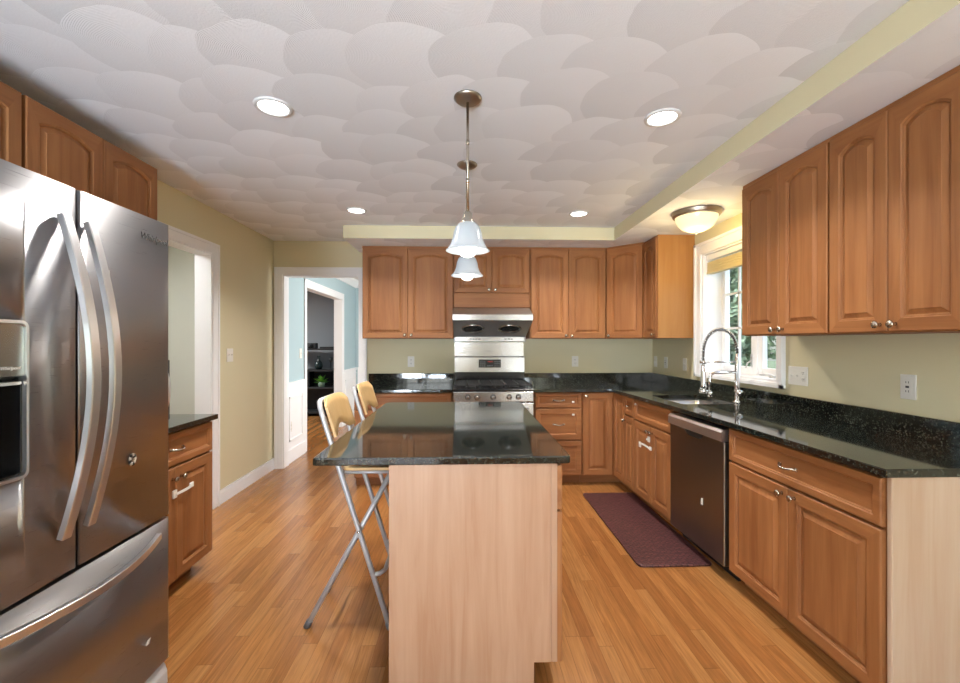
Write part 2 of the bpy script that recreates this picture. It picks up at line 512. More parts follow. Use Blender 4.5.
def lathe(bm, prof, seg=24, mat=None, closed=False):
    """profile of (radius, height) about local Z; mat turns it"""
    rings = []
    for rr, z in prof:
        if rr < 1e-6:
            rings.append([bm.verts.new((0, 0, z))])
        else:
            rings.append([bm.verts.new((rr * math.cos(2 * PI * k / seg), rr * math.sin(2 * PI * k / seg), z)) for k in range(seg)])
    vs = [v for q in rings for v in q]
    for a, b in zip(rings, rings[1:]):
        for k in range(seg):
            k2 = (k + 1) % seg
            if len(a) == 1 and len(b) == 1: continue
            if len(a) == 1: f = bm.faces.new((a[0], b[k2], b[k]))
            elif len(b) == 1: f = bm.faces.new((a[k], a[k2], b[0]))
            else: f = bm.faces.new((a[k], a[k2], b[k2], b[k]))
            f.smooth = True
    if mat is not None:
        bmesh.ops.transform(bm, matrix=mat, verts=vs)


def prism(bm, poly, h0, h1, axis='Z', r=0.0):
    """polygon swept along an axis; poly in the two other axes, in order"""
    def P(a, b, h):
        return {'Z': (a, b, h), 'X': (h, a, b), 'Y': (a, h, b)}[axis]
    b = bmesh.new()
    A = [b.verts.new(P(p[0], p[1], h0)) for p in poly]
    B = [b.verts.new(P(p[0], p[1], h1)) for p in poly]
    n = len(poly)
    b.faces.new(A[::-1]); b.faces.new(B)
    for i in range(n):
        b.faces.new((A[i], A[(i + 1) % n], B[(i + 1) % n], B[i]))
    bmesh.ops.recalc_face_normals(b, faces=b.faces)
    if r > 0:
        bmesh.ops.bevel(b, geom=list(b.edges), offset=r, segments=2, affect='EDGES', profile=0.5)
    merge(bm, b)


def obj(name, bm, mats, parent=None, loc=(0, 0, 0), rot=(0, 0, 0), fix=True, smooth=False):
    if fix: bmesh.ops.recalc_face_normals(bm, faces=bm.faces)
    me = bpy.data.meshes.new(name)
    bm.to_mesh(me); bm.free()
    for m in (mats if isinstance(mats, (list, tuple)) else [mats]): me.materials.append(m)
    if smooth:
        for p in me.polygons: p.use_smooth = True
    o = bpy.data.objects.new(name, me)
    o.location = loc; o.rotation_euler = rot
    if parent: o.parent = parent
    C.objects.link(o)
    return o


def thing(name, label, cat, loc=(0, 0, 0), rz=0.0, group=None):
    o = bpy.data.objects.new(name, None)
    o.empty_display_size = 0.1
    o.location = loc; o.rotation_euler = (0, 0, rz)
    o['label'] = label; o['category'] = cat
    if group: o['group'] = group
    C.objects.link(o)
    return o


def tag(o, label, cat, group=None):
    o['label'] = label; o['category'] = cat
    if group: o['group'] = group
    return o


def struct(name, bm, mats, parent=None, loc=(0, 0, 0)):
    o = obj(name, bm, mats, parent, loc)
    if parent is None: o['kind'] = 'structure'
    return o


def cut(o, x0, x1, y0, y1, z0, z1, r=0.0):
    """cut a box, in the object's own axes, out of its mesh"""
    b = BM(); box(b, x0, x1, y0, y1, z0, z1, r, 3)
    c = obj('cutter', b, M_BLACK)
    p = o.parent; l = o.location.copy(); q = o.rotation_euler.copy()
    o.parent = None; o.location = (0, 0, 0); o.rotation_euler = (0, 0, 0)
    md = o.modifiers.new('b', 'BOOLEAN'); md.operation = 'DIFFERENCE'; md.object = c; md.solver = 'EXACT'
    bpy.context.view_layer.update()
    dg = bpy.context.evaluated_depsgraph_get()
    me = bpy.data.meshes.new_from_object(o.evaluated_get(dg))
    o.modifiers.clear()
    o.data = me
    o.parent = p; o.location = l; o.rotation_euler = q
    bpy.data.objects.remove(c)


def copy_thing(root, loc, label, rz=None):
    r = root.copy(); C.objects.link(r); r.location = loc; r['label'] = label
    if rz is not None: r.rotation_euler = (0, 0, rz)
    for ch in list(root.children):
        c = ch.copy(); C.objects.link(c); c.parent = r
        for g in list(ch.children):
            d = g.copy(); C.objects.link(d); d.parent = c
    return r


# ------------------------------------------------------------------ the room
XL, XR, YB, YR, ZC, ZS = -2.05, 2.07, 4.68, -3.2, 2.44, 2.32

b = BM(); box(b, -6.0, 2.35, YR - 0.15, 9.0, -0.12, 0.0)
struct('floor', b, M_FLOOR)

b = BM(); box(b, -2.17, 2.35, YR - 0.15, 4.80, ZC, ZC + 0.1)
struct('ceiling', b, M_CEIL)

# the dropped soffit over the wall cabinets: painted faces, plastered underside
b = BM()
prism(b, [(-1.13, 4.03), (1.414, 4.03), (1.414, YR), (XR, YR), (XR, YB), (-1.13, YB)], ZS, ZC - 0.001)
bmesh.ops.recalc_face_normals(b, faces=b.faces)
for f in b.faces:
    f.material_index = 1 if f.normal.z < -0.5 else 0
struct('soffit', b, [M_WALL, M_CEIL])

# left wall with the cased opening to the hall
b = BM()
box(b, XL - 0.12, XL, YR, 2.78, 0, ZC - 0.001)
box(b, XL - 0.12, XL, 3.555, YB, 0, ZC - 0.001)
box(b, XL - 0.12, XL, 2.78, 3.555, 2.075, ZC - 0.001)
struct('wall_left', b, M_WALL)
# back wall with the doorway to the dining room
b = BM()
box(b, XL - 0.12, -1.94, YB, YB + 0.12, 0, ZC - 0.001)
box(b, -1.145, XR + 0.25, YB, YB + 0.12, 0, ZC - 0.001)
box(b, -1.94, -1.145, YB, YB + 0.12, 2.075, ZC - 0.001)
struct('wall_back', b, M_WALL)
# right wall with the window opening
WY0, WY1, WZ0, WZ1 = 2.765, 3.68, 1.085, 2.115
b = BM()
box(b, XR, XR + 0.24, YR, WY0, 0, ZC - 0.001)
box(b, XR, XR + 0.24, WY1, YB, 0, ZC - 0.001)
box(b, XR, XR + 0.24, WY0, WY1, 0, WZ0)
box(b, XR, XR + 0.24, WY0, WY1, WZ1, ZC - 0.001)
struct('wall_right', b, M_WALL)
# wall behind the camera, with glazed doors and a window
b = BM()
box(b, XL - 0.12, -1.95, YR - 0.12, YR, 0, ZC - 0.001)
box(b, -0.35, 1.23, YR - 0.12, YR, 0, ZC - 0.001)
box(b, 1.93, XR + 0.24, YR - 0.12, YR, 0, ZC - 0.001)
box(b, -1.95, -0.35, YR - 0.12, YR, 2.1, ZC - 0.001)
box(b, 1.23, 1.93, YR - 0.12, YR, 2.1, ZC - 0.001)
box(b, 1.23, 1.93, YR - 0.12, YR, 0, 0.95)
struct('wall_rear', b, M_WALL)
b = BM()
for x in (-1.95, -1.18, -0.42):
    box(b, x, x + 0.07, YR - 0.1, YR - 0.03, 0.0, 2.1)
box(b, -1.95, -0.35, YR - 0.1, YR - 0.03, 0.0, 0.1); box(b, -1.95, -0.35, YR - 0.1, YR - 0.03, 2.02, 2.1)
for x in (-1.53, -0.77):
    box(b, x, x + 0.018, YR - 0.075, YR - 0.055, 0.1, 2.02)
for z in (0.48, 0.86, 1.25, 1.63):
    box(b, -1.88, -0.42, YR - 0.075, YR - 0.055, z, z + 0.018)
struct('door_2', b, M_WHITE)
b = BM()
box(b, 1.23, 1.28, YR - 0.1, YR - 0.03, 0.95, 2.1); box(b, 1.88, 1.93, YR - 0.1, YR - 0.03, 0.95, 2.1)
box(b, 1.28, 1.88, YR - 0.1, YR - 0.03, 0.95, 1.01); box(b, 1.28, 1.88, YR - 0.1, YR - 0.03, 2.04, 2.1)
box(b, 1.28, 1.88, YR - 0.1, YR - 0.03, 1.5, 1.54)
struct('window_2', b, M_WHITE)


def casing(bm, plane, a0, a1, z1, w, out, axis):
    """flat moulded casing round an opening a0..a1 high z1, standing 'out' proud of plane"""
    def bx(p0, p1, z0, zz, o0, o1):
        lo, hi = min(plane + o0, plane + o1), max(plane + o0, plane + o1)
        if axis == 'Y': box(bm, p0, p1, lo, hi, z0, zz)
        else: box(bm, lo, hi, p0, p1, z0, zz)
    s = 1 if out > 0 else -1
    e = 0.0005 * s
    bx(a0 - w, a0, 0, z1 + w, e, out * 0.7); bx(a1, a1 + w, 0, z1 + w, e, out * 0.7); bx(a0, a1, z1, z1 + w, e, out * 0.7)
    q = 0.022
    bx(a0 - w, a0 - w + q, 0, z1 + w, e, out); bx(a1 + w - q, a1 + w, 0, z1 + w, e, out); bx(a0 - w, a1 + w, z1 + w - q, z1 + w, e, out)


# the opening in the left wall: casing and lined jamb
b = BM(); casing(b, XL, 2.79, 3.553, 2.07, 0.085, 0.022, 'X')
struct('trim_1', b, M_WHITE)
b = BM()
box(b, XL - 0.125, XL + 0.005, 3.54, 3.556, 0, 2.075); box(b, XL - 0.125, XL + 0.005, 2.779, 2.79, 0, 2.075); box(b, XL - 0.125, XL + 0.005, 2.79, 3.54, 2.06, 2.076)
struct('trim_2', b, M_WHITE)
# the doorway in the back wall
b = BM(); casing(b, YB, -1.952, -1.138, 2.074, 0.082, -0.022, 'Y')
struct('trim_3', b, M_WHITE)
b = BM()
box(b, -1.952, -1.938, YB - 0.005, YB + 0.125, 0, 2.076); box(b, -1.147, -1.133, YB - 0.005, YB + 0.125, 0, 2.076); box(b, -1.938, -1.147, YB - 0.005, YB + 0.125, 2.062, 2.077)
struct('trim_4', b, M_WHITE)


def baseboard(name, x0, x1, y0, y1, h=0.115):
    b = BM(); box(b, x0, x1, y0, y1, 0.0, h - 0.02)
    cx = 0.004
    box(b, x0 + (cx if abs(x1 - x0) < 0.05 and x0 > 0 else 0), x1 - (cx if abs(x1 - x0) < 0.05 and x0 < 0 else 0), y0, y1, h - 0.02, h)
    return struct(name, b, M_WHITE)


baseboard('baseboard_left', XL + 0.0005, XL + 0.016, 3.64, YB - 0.001)
baseboard('baseboard_right', XR - 0.016, XR - 0.0005, YR + 0.001, 1.40)

# hall beyond the left opening
b = BM()
box(b, -3.35, -3.25, 1.6, 4.8, 0, ZC); box(b, -3.25, XL - 0.121, 4.55, 4.65, 0, ZC); box(b, -3.25, XL - 0.121, 1.6, 1.7, 0, ZC)
struct('wall_hall', b, M_GREYW)
b = BM(); box(b, -3.35, XL - 0.121, 1.6, 4.65, ZC, ZC + 0.05)
struct('ceiling_hall', b, M_CEILW)

# dining room beyond the doorway: blue walls over a white panelled dado
DX, DY0, DY1 = -1.97, YB + 0.121, 7.82
DO0, DO1, DOZ = 5.42, 6.97, 2.05
b = BM()
box(b, DX - 0.12, DX, DY0, DO0, 0.0, ZC); box(b, DX - 0.12, DX, DO1, DY1 + 0.1, 0.0, ZC); box(b, DX - 0.12, DX, DO0, DO1, DOZ, ZC)
struct('wall_dining_left', b, M_BLUE)
b = BM(); box(b, DX, 1.0, DY1, DY1 + 0.1, 0, ZC)
struct('wall_dining_back', b, M_BLUE)
b = BM()
box(b, 0.95, 1.05, DY0, DY1, 0, ZC)
struct('wall_dining_right', b, M_BLUE)
b = BM(); box(b, DX - 0.12, 1.05, DY0, DY1 + 0.1, ZC, ZC + 0.05)
struct('ceiling_dining', b, M_CEILW)


def dado(bm, axis, plane, a0, a1, s):
    """panelled wainscot standing in front of a wall"""
    def bx(p0, p1, z0, z1, t):
        lo, hi = sorted((plane + 0.0005 * s, plane + t * s))
        if axis == 'X': box(bm, lo, hi, p0, p1, z0, z1)
        else: box(bm, p0, p1, lo, hi, z0, z1)
    bx(a0, a1, 0, 0.88, 0.008)
    bx(a0, a1, 0, 0.15, 0.02)
    bx(a0, a1, 0.855, 0.875, 0.02)
    bx(a0, a1, 0.875, 0.905, 0.026)
    bx(a0, a1, 0.80, 0.82, 0.014)
    m = 0.07
    n = max(1, round((a1 - a0) / 0.7))
    wd = (a1 - a0 - m) / n
    for i in range(n):
        p0 = a0 + m + i * wd; p1 = a0 + (i + 1) * wd
        for (q0, q1, z0, z1) in ((p0, p1, 0.24, 0.262), (p0, p1, 0.718, 0.74), (p0, p0 + 0.022, 0.24, 0.74), (p1 - 0.022, p1, 0.24, 0.74)):
            bx(q0, q1, z0, z1, 0.018)


b = BM(); dado(b, 'X', DX, DY0, DO0 - 0.085, 1); dado(b, 'X', DX, DO1 + 0.085, DY1, 1); dado(b, 'Y', DY1, DX + 0.04, 0.95, -1)
struct('trim_5', b, M_WHITE)
b = BM(); casing(b, DX, DO0, DO1, DOZ, 0.085, 0.011, 'X')
box(b, DX - 0.125, DX + 0.003, DO0 - 0.001, DO0 + 0.014, 0, DOZ); box(b, DX - 0.125, DX + 0.003, DO1 - 0.014, DO1 + 0.001, 0, DOZ); box(b, DX - 0.125, DX + 0.003, DO0, DO1, DOZ - 0.014, DOZ + 0.001)
struct('trim_6', b, M_WHITE)
b = BM()
for axis in (0, 1):
    prof = [(0.0005, ZC - 0.11), (0.02, ZC - 0.11), (0.09, ZC - 0.03), (0.09, ZC - 0.0005), (0.0005, ZC - 0.0005)]
    if axis == 0: prism(b, [(DX + p, z) for p, z in prof], DY0, DY1, 'Y')
    else: prism(b, [(DY1 - p, z) for p, z in prof], DX, 0.95, 'X')
struct('trim_7', b, M_WHITE)

# the dim den beyond the dining room
b = BM()
box(b, -5.6, DX - 0.121, 8.45, 8.55, 0, ZC); box(b, -5.7, -5.6, 4.9, 8.55, 0, ZC); box(b, -5.6, DX - 0.121, 4.81, 4.9, 0, ZC)
struct('wall_den', b, M_DENW)
b = BM(); box(b, -5.7, DX - 0.121, 4.8, 8.55, ZC, ZC + 0.05)
struct('ceiling_den', b, M_CEILW)

# ------------------------------------------------------------------ kitchen window
b = BM()
tw = 0.13; tp = 0.022
t0, t1, tz0, tz1 = WY0 - 0.062, WY1 + 0.085, 1.052, 2.212
box(b, XR - tp, XR - 0.0005, t0, WY0, tz0, tz1, 0.004); box(b, XR - tp, XR - 0.0005, WY1, t1, tz0, tz1, 0.004)
box(b, XR - tp, XR - 0.0005, WY0, WY1, WZ1, tz1, 0.004); box(b, XR - tp, XR - 0.0005, WY0, WY1, tz0, WZ0, 0.004)
box(b, XR - tp - 0.012, XR - tp + 0.002, t0, t1, tz1 - 0.022, tz1); box(b, XR - tp - 0.012, XR - tp + 0.002, t0, t0 + 0.022, tz0, tz1)
box(b, XR - tp - 0.012, XR - tp + 0.002, t1 - 0.022, t1, tz0, tz1); box(b, XR - tp - 0.012, XR - tp + 0.002, t0, t1, tz0, tz0 + 0.022)
# lined reveal
box(b, XR - 0.001, XR + 0.235, WY0 - 0.001, WY0 + 0.012, WZ0, WZ1); box(b, XR - 0.001, XR + 0.235, WY1 - 0.012, WY1 + 0.001, WZ0, WZ1)
box(b, XR - 0.001, XR + 0.235, WY0, WY1, WZ1 - 0.012, WZ1 + 0.001); box(b, XR - 0.001, XR + 0.235, WY0, WY1, WZ0 - 0.001, WZ0 + 0.014)
win = struct('window_1', b, M_WHITE)
yc = 3.222
for s0, s1 in ((WY0 + 0.012, yc - 0.022), (yc + 0.022, WY1 - 0.012)):
    b = BM(); f = 0.042; x0, x1 = XR + 0.165, XR + 0.205
    z0, z1 = WZ0 + 0.014, WZ1 - 0.012
    box(b, x0, x1, s0, s0 + f, z0, z1, 0.004); box(b, x0, x1, s1 - f, s1, z0, z1, 0.004)
    box(b, x0, x1, s0 + f, s1 - f, z0, z0 + 0.06, 0.004); box(b, x0, x1, s0 + f, s1 - f, z1 - 0.05, z1, 0.004)
    ym = (s0 + s1) / 2
    box(b, x0 + 0.012, x1 - 0.012, ym - 0.009, ym + 0.009, z0, z1)
    for z in (1.47, 1.76):
        box(b, x0 + 0.012, x1 - 0.012, s0, s1, z - 0.009, z + 0.009)
    sash = obj('sash', b, M_WHITE, win)
    b = BM(); box(b, x0 + 0.017, x0 + 0.023, s0 + 0.03, s1 - 0.03, z0 + 0.03, z1 - 0.03)
    obj('pane', b, M_GLASS, sash)
    # folding crank on the sill and a lever on the stile
    b = BM()
    lathe(b, [(0, 0.012), (0.02, 0.012), (0.024, 0.0), (0, 0.0)], 14, Matrix.Translation((XR + 0.12, ym, z0)))
    tube(b, [(XR + 0.12, ym, z0 + 0.016), (XR + 0.10, ym + 0.03, z0 + 0.022), (XR + 0.085, ym + 0.085, z0 + 0.018)], 0.007, 8)
    obj('crank_handle', b, M_HANDLE, win)
    b = BM()
    box(b, x0 - 0.014, x0 - 0.001, s0 + 0.012, s0 + 0.032, 1.16, 1.26, 0.004)
    tube(b, [(x0 - 0.012, s0 + 0.022, 1.21), (x0 - 0.04, s0 + 0.026, 1.19), (x0 - 0.05, s0 + 0.03, 1.15)], 0.006, 8)
    obj('sash_lock', b, M_HANDLE, win)
b = BM(); box(b, XR + 0.15, XR + 0.215, yc - 0.024, yc + 0.024, WZ0 + 0.01, WZ1 - 0.01, 0.003)
obj('mullion', b, M_WHITE, win)

bl = thing('window_blind', 'cream pleated blind drawn up at the top of the kitchen window', 'blind', (XR + 0.05, yc, WZ1 - 0.013))
b = BM(); box(b, -0.028, 0.03, -0.438, 0.438, -0.045, 0.0, 0.004); obj('headrail', b, M_WHITE, bl)
b = BM()
for k in range(9):
    z = -0.062 - k * 0.0098
    box(b, -0.026 + (k % 2) * 0.006, 0.026, -0.434, 0.434, z - 0.0092, z, 0.002, 1)
obj('pleats', b, M_BLIND, bl)
b = BM(); box(b, -0.028, 0.028, -0.434, 0.434, -0.162, -0.150, 0.003); obj('bottom_rail', b, M_BLIND, bl)
for y in (-0.2, 0.2):
    b = BM(); tube(b, [(0.01, y, -0.04), (0.01, y, -0.155)], 0.002, 6); obj('cord', b, M_BLIND, bl)


# ------------------------------------------------------------------ cabinets
DT = 0.02    # door thickness


def panel_front(w, h, arch=0.0, st=0.052, rail=None, raised=True, narrow=False):
    """raised-panel front: x 0..w, z 0..h, back at y 0, face at y -DT; slot 0 upright grain, slot 1 grain across"""
    bm = BM()
    rail = rail or st
    NA = 14

    def loop(l, r, bt, tp, rise, y):
        pts = [(l, bt), (r, bt)]
        for k in range(NA + 1):
            t = k / NA
            x = r + (l - r) * t
            zz = tp - rise * (2 * t - 1) ** 2
            pts.append((x, zz))
        return [bm.verts.new((x, y, z)) for x, z in pts]
    L = [loop(0, w, 0, h, 0, 0), loop(0, w, 0, h, 0, -DT + 0.004), loop(0.004, w - 0.004, 0.004, h - 0.004, 0, -DT)]
    prof = [(0.0, 0.0), (0.004, 0.004), (0.008, 0.0045), (0.011, 0.011)]
    bev = 0.024 if narrow else (0.032 if arch else 0.038)
    if raised: prof += [(0.015, 0.011), (bev, 0.002), (bev + 0.001, 0.0002)]
    tin = h - rail
    for off, dep in prof:
        L.append(loop(st + off, w - st - off, rail + off, tin - off, arch * max(0.0, 1 - off / 0.16), -DT + dep))
    n = len(L[0])
    for li, (A, B) in enumerate(zip(L, L[1:])):
        for k in range(n):
            f = bm.faces.new((A[k], A[(k + 1) % n], B[(k + 1) % n], B[k]))
            if li == 2 and (k == 0 or 2 <= k <= NA + 1): f.material_index = 1
    bm.faces.new(L[-1])
    bm.faces.new(L[0][::-1])
    return bm


def knob_bm():
    b = BM()
    mt = Matrix.Rotation(R(90), 4, 'X')     # local Z -> -Y
    lathe(b, [(0, 0.0), (0.008, 0.0), (0.006, 0.006), (0.0055, 0.014), (0.012, 0.019), (0.0155, 0.024), (0.014, 0.028), (0.007, 0.031), (0, 0.0315)], 16, mt)
    return b


def pull_bm(wd=0.096):
    b = BM()
    pts = []
    for k in range(13):
        t = k / 12
        x = (t - 0.5) * wd
        y = -0.028 * math.sin(PI * t) ** 0.6 if 0 < t < 1 else 0
        z = -0.006 * math.sin(PI * t)
        pts.append((x, y, z))
    tube(b, pts, [0.0055 + 0.002 * abs(k / 6 - 1) for k in range(13)], 8)
    for s in (-1, 1):
        box(b, s * wd / 2 - 0.009, s * wd / 2 + 0.009, -0.006, 0.0, -0.008, 0.008, 0.002)
    return b


class Cab:
    def __init__(s, name, label, cat, loc, rz, group=None):
        s.t = thing(name, label, cat, loc, rz, group)

    def body(s, w, d, z0, z1, mat=None, poly=None):
        b = BM()
        if poly: prism(b, poly, z0, z1)
        else: box(b, 0, w, 0.0, d, z0, z1, 0.0015, 1)
        return obj('body', b, [mat or M_WOOD], s.t)

    def toe(s, x0, x1, d, z=0.09, rec=0.075):
        b = BM(); box(b, x0, x1, rec, d, 0, z - 0.0005)
        return obj('toe_kick', b, M_WOODH, s.t)

    def door(s, x0, x1, z0, z1, arch=0.0, knob=None, st=0.052, rot=0.0, y=-0.0005, narrow=False):
        g = 0.0015
        d = obj('door', panel_front(x1 - x0 - 2 * g, z1 - z0, arch, st, narrow=narrow), [M_WOOD, M_WOODH], s.t, (x0 + g, y, z0), (0, 0, rot))
        if knob: s.knob(d, knob[0] - x0, knob[1] - z0)
        return d

    def knob(s, d, x, z):
        return obj('knob', knob_bm(), M_NICKEL, d, (x, -DT, z))

    def drawer(s, x0, x1, z0, z1, pull=True, st=0.03, knob=None):
        g = 0.0015
        d = obj('drawer', panel_front(x1 - x0 - 2 * g, z1 - z0, 0, st, raised=False), [M_WOODH, M_WOODH], s.t, (x0 + g, -0.0005, z0))
        if pull: obj('handle', pull_bm(), M_NICKEL, d, ((x1 - x0) / 2, -DT, (z1 - z0) / 2))
        if knob: s.knob(d, knob[0] - x0, knob[1] - z0)
        return d


def latch(parent, x, z, w=0.022, h=0.016):
    b = BM(); box(b, x - w / 2, x + w / 2, -DT - 0.007, -DT + 0.0005, z - h / 2, z + h / 2, 0.002)
    return obj('child_lock', b, M_PLATE, parent)


ZU = 1.39       # underside of wall cabinets
GU = 'wall cabinets'
GB = 'base cabinets'
ARCH = 0.034

# -- back wall, wall cabinets
YU = 4.36
DU = YB - YU - 0.001


def top_rail(c, w, d):
    b = BM(); box(b, 0.0, w, -0.012, 0.01, ZS - 0.022, ZS - 0.001, 0.003)
    obj('top_moulding', b, M_WOODH, c.t)


c = Cab('wall_cabinet', 'two-door wall cabinet left of the range hood, beside the dining room doorway', 'cabinet', (-1.03, YU, 0), 0, GU)
c.body(0.913, DU, ZU, ZS - 0.001); top_rail(c, 0.913, DU)
c.door(0.003, 0.4565, ZU + 0.004, ZS - 0.024, ARCH, (0.425, ZU + 0.035))
c.door(0.4565, 0.910, ZU + 0.004, ZS - 0.024, ARCH, (0.49, ZU + 0.035))

c = Cab('wall_cabinet', 'short two-door wall cabinet directly above the range hood', 'cabinet', (-0.115, YU, 0), 0, GU)
c.body(0.774, DU, 1.702, ZS - 0.001); top_rail(c, 0.774, DU)
c.door(0.004, 0.387, 1.852, ZS - 0.024, 0.03, (0.355, 1.852 + 0.03), st=0.05)
c.door(0.387, 0.770, 1.852, ZS - 0.024, 0.03, (0.42, 1.852 + 0.03), st=0.05)
b = BM(); box(b, 0.004, 0.770, -0.012, -0.0005, 1.705, 1.847, 0.002); obj('valance', b, M_WOODH, c.t)

c = Cab('wall_cabinet', 'two-door wall cabinet right of the range hood', 'cabinet', (0.661, YU, 0), 0, GU)
c.body(0.782, DU, ZU, ZS - 0.001); top_rail(c, 0.782, DU)
c.door(0.008, 0.392, ZU + 0.004, ZS - 0.024, ARCH, (0.362, ZU + 0.03))
c.door(0.392, 0.774, ZU + 0.004, ZS - 0.024, ARCH, (0.422, ZU + 0.03))

# corner cabinet, its door across the corner
dx, dy = 1.735 - 1.447, 4.10 - YU
dl = math.hypot(dx, dy); da = math.atan2(dy, dx)
c = Cab('corner_wall_cabinet', 'single-door wall cabinet set diagonally across the back right corner', 'cabinet', (1.447, YU, 0), da, GU)
ca, sa = math.cos(-da), math.sin(-da)
loc2 = lambda x, y: ((x - 1.447) * ca - (y - YU) * sa, (x - 1.447) * sa + (y - YU) * ca)
c.body(0, 0, ZU, ZS - 0.001, poly=[loc2(1.447, YU), loc2(1.735, 4.10), loc2(XR - 0.002, 4.10), loc2(XR - 0.002, YB - 0.002), loc2(1.447, YB - 0.002)])
b = BM(); box(b, 0.0, dl, -0.012, 0.01, ZS - 0.022, ZS - 0.001, 0.003); obj('top_moulding', b, M_WOODH, c.t)
c.door(0.012, dl - 0.012, ZU + 0.004, ZS - 0.024, ARCH, (0.04, ZU + 0.03))

# right wall, between corner and window: end panel lit by the ceiling lamp
RZ = R(-90)
c = Cab('wall_cabinet', 'narrow one-door wall cabinet between corner cabinet and window, pale amber side', 'cabinet', (1.735, 4.098, 0), RZ, GU)
c.body(0.29, XR - 1.735 - 0.002, ZU, ZS - 0.001)
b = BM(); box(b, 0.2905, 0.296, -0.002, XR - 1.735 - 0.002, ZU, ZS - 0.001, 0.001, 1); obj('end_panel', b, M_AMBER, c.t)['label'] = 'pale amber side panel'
c.door(0.004, 0.286, ZU + 0.004, ZS - 0.024, ARCH, (0.25, ZU + 0.035), st=0.05)

# right wall, two near wall cabinets
XU = 1.735
c = Cab('wall_cabinet', 'two-door wall cabinet right of the window, over the dishwasher end of the counter', 'cabinet', (XU, 2.612, 0), RZ, GU)
c.body(0.636, XR - XU - 0.002, ZU, ZS - 0.001); top_rail(c, 0.636, 0.3)
c.door(0.003, 0.316, ZU + 0.004, ZS - 0.024, ARCH, (0.285, ZU + 0.032))
c.door(0.316, 0.633, ZU + 0.004, ZS - 0.024, ARCH, (0.348, ZU + 0.032))
c = Cab('wall_cabinet', 'two-door wall cabinet nearest the camera on the right wall', 'cabinet', (XU, 1.975, 0), RZ, GU)
c.body(0.575, XR - XU - 0.002, ZU, ZS - 0.001); top_rail(c, 0.575, 0.3)
c.door(0.004, 0.286, ZU + 0.004, ZS - 0.024, ARCH, (0.254, ZU + 0.034))
c.door(0.286, 0.571, ZU + 0.004, ZS - 0.024, ARCH, (0.318, ZU + 0.034))

# left wall, two wall cabinets above fridge and counter
LZ = R(90)
XUL = -1.76
c = Cab('wall_cabinet', 'two-door wall cabinet beyond the fridge, by the hall opening', 'cabinet', (XUL, 1.762, 0), LZ, GU)
c.body(0.742, XUL - XL - 0.002, ZU, 2.335)
c.door(0.004, 0.371, ZU + 0.004, 2.332, ARCH, (0.34, ZU + 0.03)); c.door(0.371, 0.738, ZU + 0.004, 2.332, ARCH, (0.40, ZU + 0.03))
c = Cab('wall_cabinet', 'two-door wall cabinet above the fridge at the left edge', 'cabinet', (XUL, 0.955, 0), LZ, GU)
c.body(0.804, XUL - XL - 0.002, 1.86, 2.335)
c.door(0.004, 0.402, 1.864, 2.332, ARCH, (0.37, 1.89)); c.door(0.402, 0.800, 1.864, 2.332, ARCH, (0.435, 1.89))

# -- base cabinets along the back
YF = 4.04
DB = YB - YF - 0.001
ZT = 0.8835
c = Cab('base_cabinet', 'base cabinet left of the range, half hidden behind the island', 'cabinet', (-1.03, YF, 0), 0, GB)
c.body(0.912, DB, 0.09, ZT); c.toe(0, 0.912, DB)
c.drawer(0.004, 0.908, 0.735, 0.876, pull=False); c.door(0.004, 0.456, 0.098, 0.722, 0, (0.42, 0.68)); c.door(0.456, 0.908, 0.098, 0.722, 0, (0.49, 0.68))

c = Cab('base_cabinet', 'three-drawer base cabinet right of the range', 'cabinet', (0.652, YF, 0), 0, GB)
c.body(0.454, DB, 0.09, ZT); c.toe(0, 0.454, DB)
d = c.drawer(0.006, 0.449, 0.738, 0.876); latch(d, 0.36, 0.052)
d = c.drawer(0.006, 0.449, 0.435, 0.724, st=0.045); latch(d, 0.36, 0.235)
c.drawer(0.006, 0.449, 0.10, 0.42, st=0.045, pull=False)

# corner base with two door leaves meeting at the inner corner
CX, CY = 1.400, 4.02
c = Cab('corner_base_cabinet', 'corner base cabinet with two door leaves meeting in the back right corner', 'cabinet', (1.108, YF, 0), 0, GB)
ang = math.atan2(-1.66, 0.065)                   # the right run is a touch out of square
ux, uy = math.cos(ang), math.sin(ang)
nx, ny = -uy, ux                                # into the cabinet
LEAF = 0.245


def on_run(s, o=0.0):
    """point on the right-hand cabinet front, s metres from the inner corner, o behind the front"""
    return (CX + ux * s + nx * o, CY + uy * s + ny * o)


q0 = on_run(0, 0.02); q1 = on_run(LEAF, 0.02)
pl = [(1.108, YF), (q0[0], YF), q1, (XR - 0.002, q1[1] + (XR - q1[0]) * 0.0392), (XR - 0.002, YB - 0.002), (1.108, YB - 0.002)]
c.body(0, 0, 0.09, ZT, poly=[(x - 1.108, y - YF) for x, y in pl])
b = BM(); prism(b, [(1.108, YF + 0.075), (q0[0] + 0.08, YF + 0.075), (q1[0] + 0.075, q1[1] + 0.003), (XR - 0.01, q1[1] + (XR - q1[0]) * 0.0392), (XR - 0.01, YB - 0.01), (1.108, YB - 0.01)], 0, 0.0895)
bmesh.ops.translate(b, verts=b.verts, vec=(-1.108, -YF, 0)); obj('toe_kick', b, M_WOODH, c.t)
d = c.door(0.004, CX - 1.108 - 0.002, 0.098, 0.876, 0, (0.03, 0.845))
qd = on_run(0.004, 0.0195)
d2 = obj('door', panel_front(LEAF - 0.008, 0.778, 0, 0.05), [M_WOOD, M_WOODH], c.t, (qd[0] - 1.108, qd[1] - YF, 0.098), (0, 0, ang))

# right run, far to near


def run_cab(name, label, s0, w, cat='cabinet'):
    p = on_run(s0, 0.02)
    return Cab(name, label, cat, (p[0], p[1], 0), ang, GB if cat == 'cabinet' else None)


